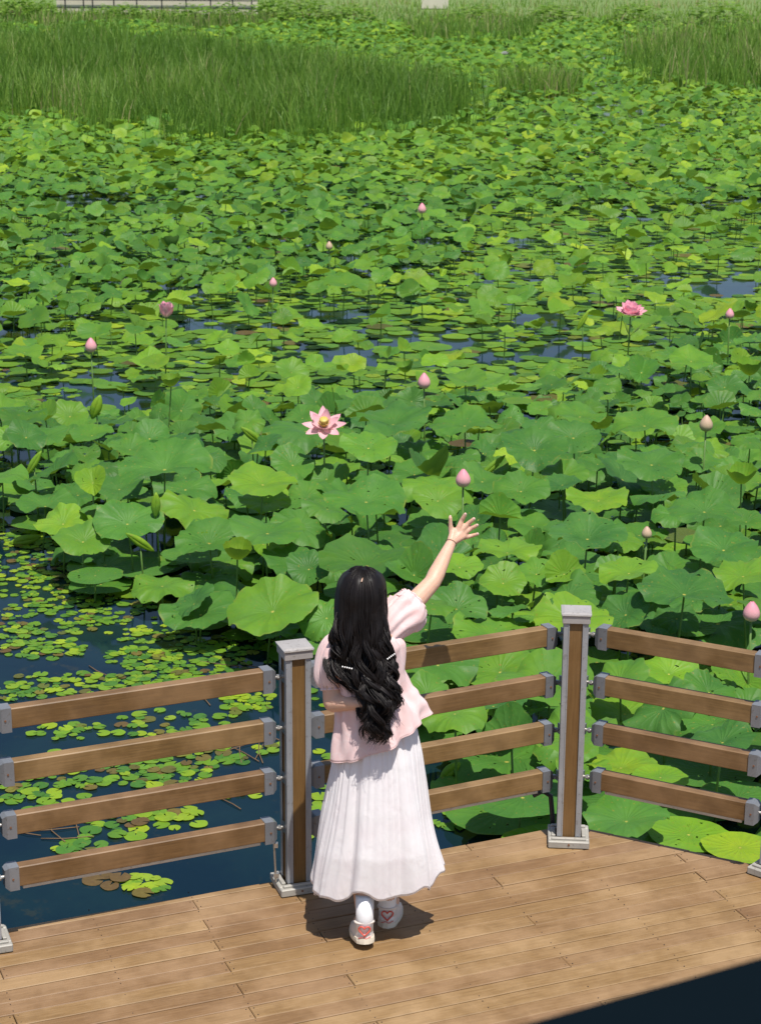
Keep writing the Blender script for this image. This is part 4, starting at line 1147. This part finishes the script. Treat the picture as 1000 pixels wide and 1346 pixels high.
# skirt
sk = [(.97, -.008, 7.488, .140, .110), (.90, -.006, 7.485, .156, .122), (.80, -.008, 7.480, .176, .136), (.60, -.014, 7.472, .208, .156), (.40, -.020, 7.466, .240, .172), (.225, -.026, 7.464, .268, .168)]
zs = [.97-.745*i/72 for i in range(73)]
pk = [random.uniform(0, 6.28) for _ in range(10)]
def skmod(i, th, z):
    _, cx, cy, rx, ry = interp(sk, z); f = (.97-z)/.745
    fold = f**1.1*(.030*math.sin(7*th+pk[0]+.6*math.sin(2*th+pk[1])+.5*f)+.020*math.sin(12*th+pk[2]+1.2*math.sin(3*th+pk[3]))+.009*math.sin(21*th+pk[4]))
    g_ = (.0040*math.sin(38*th+3*math.sin(5*th+pk[5]))+.0020*math.sin(61*th+pk[6]+2*math.sin(3*th)))*(1-.8*f)
    s_ = 1+fold*3.0*.9/1.0*.75+g_/.15*.9
    zz = z
    hem = max(0, (f-.6)/.4)
    zz += hem*(.018*math.sin(7*th+pk[0]+1.2)+.010*math.sin(12*th+pk[2]))+hem*.030*(math.cos(th)+.5)
    zz += hem*.012*math.sin(3*th+1)
    sway = .010*math.sin(9*z+3*th)
    return (cx+(rx*s_+sway*f)*math.cos(th), cy+(ry*s_)*math.sin(th), zz)
V, F = loft(zs, 220, skmod); V = [(v_[0]+.014*min(1, max(0, (.95-v_[2])/.7)), v_[1], v_[2]) for v_ in V]
skirt = wlink(mesh('skirt', V, F, True), 'skirt', M_skirt); solid(skirt, .0025)
hemp = [Vector(V[-220+k]) for k in range(220)]; hm_ = MB(); hm_.tube(hemp+[hemp[0]], .0026, 5, cap=False); wlink(hm_, 'hem_seam', M_skirt)
# blouse
bl = [(1.335, -.064, 7.492, .050, .050), (1.315, -.060, 7.492, .085, .062), (1.29, -.056, 7.492, .130, .080), (1.25, -.054, 7.490, .152, .096), (1.15, -.050, 7.488, .150, .108), (1.05, -.028, 7.484, .150, .112),
      (.98, -.014, 7.480, .165, .126), (.92, -.008, 7.474, .180, .140), (.885, -.005, 7.470, .190, .147)]
bzs = [1.335-.45*i/56 for i in range(57)]
pb = [random.uniform(0, 6.28) for _ in range(8)]
def blmod(i, th, z):
    _, cx, cy, rx, ry = interp(bl, z); f = (1.335-z)/.45
    w = f**1.2*(.010*math.sin(5*th+pb[0]+2*f)+.010*math.sin(9*th+pb[1]-3*f)+.006*math.sin(15*th+pb[4]+4*f))+.0035*math.sin(14*th+22*z+pb[2])+.003*math.sin(8*th-31*z+pb[3])
    flare = .018*max(0, math.cos(th))**3*math.exp(-((z-.965)/.045)**2)+.014*max(0, math.cos(th-.3))**6*math.exp(-((z-1.03)/.025)**2)
    x = cx+(rx+w+flare)*math.cos(th); y = cy+(ry+w)*math.sin(th)
    zz = z+max(0, f-.35)/.65*(.185*(x+.005)+.055*math.cos(th))+(max(0, math.cos(th))*.03)*math.exp(-((f-.2)/.15)**2)
    zz -= max(0, f-.5)*.03*max(0, -math.sin(th))
    return (x, y, zz)
V, F = loft(bzs, 128, blmod); blouse = wlink(mesh('blouse', V, F, True), 'blouse', M_blouse); solid(blouse, .0022)
hemp = [Vector(V[-128+k]) for k in range(128)]; hm_ = MB(); hm_.tube(hemp+[hemp[0]], .003, 5, cap=False); wlink(hm_, 'blouse_seam', M_blouse)
def sleeve(path, rad, sq=1.0, gathers=16, cuff=True):
    path = [Vector(p) for p in path]; m = len(path); n = 72; V = []; F = []
    # smooth resample
    K = 26; pts = []; rs = []
    for i in range(K+1):
        u = i/K*(m-1); a = min(int(u), m-2); t_ = u-a
        p0, p1, p2, p3 = path[max(a-1, 0)], path[a], path[a+1], path[min(a+2, m-1)]
        pts.append(.5*((2*p1)+(p2-p0)*t_+(2*p0-5*p1+4*p2-p3)*t_*t_+(3*p1-p0-3*p2+p3)*t_**3))
        r0, r1, r2, r3 = rad[max(a-1, 0)], rad[a], rad[a+1], rad[min(a+2, m-1)]
        rs.append(.5*((2*r1)+(r2-r0)*t_+(2*r0-5*r1+4*r2-r3)*t_*t_+(3*r1-r0-3*r2+r3)*t_**3))
    t0 = (pts[1]-pts[0]).normalized(); a = t0.cross(Vector((0, 1, 0))).normalized(); ph = random.uniform(0, 6)
    for i in range(K+1):
        t_ = (pts[min(i+1, K)]-pts[max(i-1, 0)]).normalized(); a = (a-t_*a.dot(t_)).normalized(); b = t_.cross(a); f = i/K
        g_ = math.sin(math.pi*f)
        for k in range(n):
            w = 2*math.pi*k/n
            r = rs[i]+.0042*math.sin(gathers*w+ph+2*math.sin(2*w))*(1-.5*g_)+.007*g_*math.sin(5*w+3*f+ph)+.004*g_*math.sin(9*w-5*f+ph)
            V.append(pts[i]+a*math.cos(w)*r+b*math.sin(w)*r*sq)
    F = [(i*n+k, i*n+(k+1) % n, (i+1)*n+(k+1) % n, (i+1)*n+k) for i in range(K) for k in range(n)]
    o = wlink(mesh('sleeve', V, F, True), 'sleeve', M_blouse); solid(o, .002)
    ring = V[-n:]; c = MB(); c.tube(ring+[ring[0]], .0042, 6, cap=False); wlink(c, 'sleeve_cuff', M_blouse)
sleeve([(-.130, 7.49, 1.292), (-.172, 7.485, 1.262), (-.190, 7.478, 1.205), (-.192, 7.470, 1.150), (-.184, 7.462, 1.110), (-.182, 7.456, 1.092)], [.040, .055, .064, .064, .054, .0505])
ad = (ELR-SHR).normalized()
sleeve([(.000, 7.50, 1.285), SHR*.75+Vector((.0, 7.50, 1.29))*.25+Vector((0, 0, .005)), SHR+ad*.035, SHR+ad*.075+Vector((0, -.004, -.006)), SHR+ad*.098, SHR+ad*.112], [.058, .074, .084, .086, .074, .068], .9)
# socks and shoes
for (ank, heel, toe, mid) in ((Vector((-.054, 7.335, .135)), Vector((-.054, 7.332, .078)), Vector((-.085, 7.50, .046)), Vector((-.068, 7.40, .050))),
                         (Vector((.040, 7.535, .10)), Vector((.040, 7.530, .045)), Vector((.075, 7.70, .030)), Vector((.050, 7.60, .045)))):
    s_ = MB(); up = (Vector((ank.x, ank.y+.004, ank.z+.10))); s_.tube([up, ank, heel], [.0385, .0365, .036], 20); s_.ball(heel, .036, 16, 10); wlink(s_, 'sock', M_sock)
    d = (toe-heel); d2 = Vector((d.x, d.y, 0)).normalized(); ln = d.length+.10; sd = Vector((d2.y, -d2.x, 0))
    fw = (toe-heel).normalized(); upv = sd.cross(fw); 
    if upv.z < 0: upv = -upv
    org = heel-upv*.040
    lifted = heel.z > .06
    # outline of the foot, heel to toe
    def outline(t_): return .034*(1+.30*math.sin(math.pi*min(1, t_*1.05))**2)*(max(0, 1-(2*max(0, t_-.72)/.56)**2.4))**.5*(min(1, (t_+.0)/.10)**.5 if t_ < .10 else 1)
    sole = MB(); upper = MB(); K = 22; nv = 16
    Vs, Fs = [], []
    for i in range(K+1):
        t_ = i/K; c = org+fw*(-.036+t_*.235)
        hw = max(.003, outline(max(.004, min(.995, t_))))+.003
        for (a_, b_) in ((-1, 0), (-1.04, .012), (-1.0, .024), (1.0, .024), (1.04, .012), (1, 0)): Vs.append(c+sd*hw*a_+upv*(b_-.010))
    for i in range(K):
        for k in range(6): Fs.append((i*6+k, i*6+(k+1) % 6, (i+1)*6+(k+1) % 6, (i+1)*6+k))
    Fs.append(tuple(range(6))); Fs.append(tuple(K*6+k for k in range(6))[::-1]); sole.add(Vs, Fs)
    Vs, Fs = [], []
    for i in range(K+1):
        t_ = i/K; c = org+fw*(-.034+t_*.230)
        hw = max(.002, outline(max(.004, min(.995, t_)))); top_ = .070-.035*max(0, min(1, (t_-.3)/.45))
        if t_ < .12: top_ = .074
        for k in range(nv+1):
            a_ = math.pi*k/nv
            yy = math.copysign(abs(math.cos(a_))**.55, math.cos(a_)); zz = math.sin(a_)**.6
            Vs.append(c+sd*hw*yy+upv*(.012+(top_-.012)*zz*(min(1, (1-t_)*7)**.5)))
    for i in range(K):
        for k in range(nv): Fs.append((i*(nv+1)+k, (i+1)*(nv+1)+k, (i+1)*(nv+1)+k+1, i*(nv+1)+k+1))
    Fs.append(tuple(range(nv+1))); upper.add(Vs, Fs)
    sh = wlink(upper, 'shoe', M_shoe)
    o = link('sole', mesh('sole', sole.v, sole.f), M_sole, sh)
    tb = MB(); c = org+upv*.078; tb.tube([c+sd*(.038*math.cos(a_))+fw*(.036*math.sin(a_)) for a_ in [k*math.pi/12 for k in range(25)]], .006, 8, cap=False)
    link('ankle_collar', mesh('ankle_collar', tb.v, tb.f, True), M_shoe, sh)
    # coral heart outline on the heel
    hc = Vector((heel.x, heel.y-.0395, heel.z+.016)); hv = []
    for k in range(29):
        a_ = 2*math.pi*k/28; hx = 16*math.sin(a_)**3/16; hy_ = (13*math.cos(a_)-5*math.cos(2*a_)-2*math.cos(3*a_)-math.cos(4*a_))/16
        x_ = hx*.024; hv.append(hc+Vector((x_, x_*x_*12+hy_*.002, hy_*.023)))
    h_ = MB(); h_.tube(hv, .0032, 6, cap=False); link('heart', mesh('heart', h_.v, h_.f, True), M_red, sh)
    ln_ = MB(); ln_.tube([hc+Vector((0, 0, -.033-.003*math.sin(x_*200)))+Vector((x_, x_*x_*12, 0)) for x_ in [-.026+.0052*k for k in range(11)]], .0016, 5); link('trim_line', mesh('trim_line', ln_.v, ln_.f, True), M_red, sh)
# hair
HC = Vector((-.070, 7.497, 1.478)); HR = Vector((.090, .108, .112))
env = [(1.60, -.070, .09, 7.40), (1.45, -.076, .106, 7.392), (1.35, -.074, .103, 7.385), (1.25, -.068, .107, 7.375), (1.19, -.044, .090, 7.350), (1.09, -.008, .066, 7.316), (1.0, -.010, .054, 7.305), (.93, -.012, .034, 7.30)]
def lock(phi, zend, layer, r0, jit=1.0, n=34):
    pts = []; rad = []
    part = Vector((-.058, 7.50, 1.59))
    ux = math.sin(phi); uy = -math.cos(phi)
    cb = round(phi*4.2); cl_ = cb+(7 if layer > .5 else 0); phc = cb/4.2; zend = .955+.05*math.sin(cl_*2.7)+(.10 if phc > 0 else .16)*min(1, abs(phc)/1.6)**2+random.uniform(-.012, .03)*(1+2*max(0, jit-1)); ph1 = cl_*2.4+random.gauss(0, .18)*jit; ph2 = cl_*1.3+random.gauss(0, .18)*jit; wl_ = .160+.03*math.sin(cl_*1.9); amp = (.015+.005*math.sin(cl_*1.1))*random.uniform(.85, 1.15)
    stray = random.gauss(0, .008)*jit; tx = math.sin(max(-1.45, min(1.45, phi)))
    for i in range(10):
        th = .12+(math.pi*.5-.02)*i/9
        q = Vector((HR.x*math.sin(th)*ux, HR.y*math.sin(th)*uy, HR.z*math.cos(th)))*(1+layer*.06)
        p = HC+q
        if i == 0: p = part*.5+p*.5
        pts.append(p); rad.append(r0*(.45+.55*i/9))
    z0 = pts[-1].z; x0, y0 = pts[-1].x, pts[-1].y
    for i in range(1, n+1):
        t_ = i/n; z = z0+(zend-z0)*t_
        _, c, hw, yb = interp(env, z); bl_ = min(1, t_*2.6); bl_ = bl_*bl_*(3-2*bl_)
        txx = tx*(1-.8*t_)+math.sin(max(-1.45, min(1.45, phc)))*.8*t_; xt = c+hw*txx*(.96)+stray*.6*t_; depth_ = (1-abs(tx)**2.2)
        yt = yb-.012*layer*2+(1-depth_)*.055
        x = x0*(1-bl_)+xt*bl_; y = y0*(1-bl_)+yt*bl_
        A = amp*(.15+min(1, max(0, (t_-.15)/.45)))*(1+.4*t_)
        x += A*math.sin(2*math.pi*(z0-z)/wl_+ph1); y += A*.8*math.sin(2*math.pi*(z0-z)/wl_+ph2)-A*.3
        if t_ > .9: x += (t_-.9)*.18*math.sin(ph1*3); y -= (t_-.9)*.08; 
        pts.append(Vector((x, y, z))); rad.append(r0*(1 if t_ < .7 else max(.12, 1-(t_-.7)/.3*.9)))
    return pts, rad
hair = MB()
# inner volume
hv = []; nr = 40
base_tab = [(1.592, .02), (1.585, .05), (1.565, .078), (1.53, .097), (1.47, .103), (1.40, .106), (1.33, .100), (1.25, .098), (1.165, .078), (1.10, .064), (1.05, .055), (1.0, .045), (.975, .03)]
zsH = [1.592-.617*i/44 for i in range(45)]
def hmod(i, th, z):
    _, c, hw, yb = interp(env, z); r = interp(base_tab, z)[1]
    t_ = max(0, min(1, (1.46-z)/.16))
    ry = r*1.05*(1-t_)+.034*t_; cy = 7.497*(1-t_)+(yb+.034)*t_
    return (c+r*math.cos(th)*(1+.03*math.sin(9*th+z*12)), cy+ry*math.sin(th)*(1+.06*math.sin(7*th+z*9))*(.72 if (math.sin(th) > 0 and z < 1.53) else 1), z)
V, F = loft(zsH, nr, hmod); hair.add(V, F); hair.add([HC+Vector((0, 0, .112))]+V[:nr], [(0, 1+k, 1+(k+1) % nr) for k in range(nr)])
for i in range(600):
    phi = random.uniform(-1.9, 1.9) if i % 4 else random.gauss(0, .9)
    lay = random.uniform(-.2, 1.0); zend = random.choice((random.uniform(.935, 1.0), random.uniform(1.0, 1.12), random.uniform(.96, 1.06)))
    if abs(phi) > 1.1: zend += random.uniform(.04, .17)
    p, r = lock(phi, zend, lay, random.uniform(.0036, .0082)); hair.tube(p, r, 6, flat=.7)
for i in range(150):      # fine stray strands
    p, r = lock(random.uniform(-1.8, 1.8), random.uniform(.93, 1.15), random.uniform(.8, 1.6), random.uniform(.0012, .0022), 2.0); hair.tube(p, r, 4)
for i in range(26):      # strands over the left shoulder
    p, r = lock(random.uniform(-1.75, -1.35), random.uniform(1.20, 1.30), .9, random.uniform(.002, .005), 1.4)
    p = [q+Vector((-.030*max(0, (1.40-q.z)/.15)**1.2 if q.z < 1.4 else 0, .02, 0)) for q in p]; hair.tube(p, r, 5)
wlink(hair, 'hair', M_hair)
pt = MB(); pt.tube([atY(480-.6*k, 752+2.6*k, 7.49-.012*k)+Vector((0, -.012, .012)) for k in range(7)], .0026, 6); wlink(pt, 'hair_parting', M_skin)
for (xa_, ya_, xb_, yb_) in ((453, 877, 468, 880), (512, 866, 523, 858)):
    c = MB()
    for k in range(5):
        t_ = k/5; p = atY(xa_+(xb_-xa_)*t_, ya_+(yb_-ya_)*t_, 7.318); c.ball(p, .0036, 8, 6)
    wlink(c, 'pearl_hair_clip', M_pearl)
br_ = MB(); wd = (WRR-ELR).normalized(); s1 = wd.cross(Vector((0, 1, 0))).normalized(); s2 = wd.cross(s1); cc = WRR+wd*.002
br_.tube([cc+s1*math.cos(a_)*.024+s2*math.sin(a_)*.024 for a_ in [k*math.pi/10 for k in range(21)]], .0012, 4, cap=False); wlink(br_, 'bracelet', M_rust)
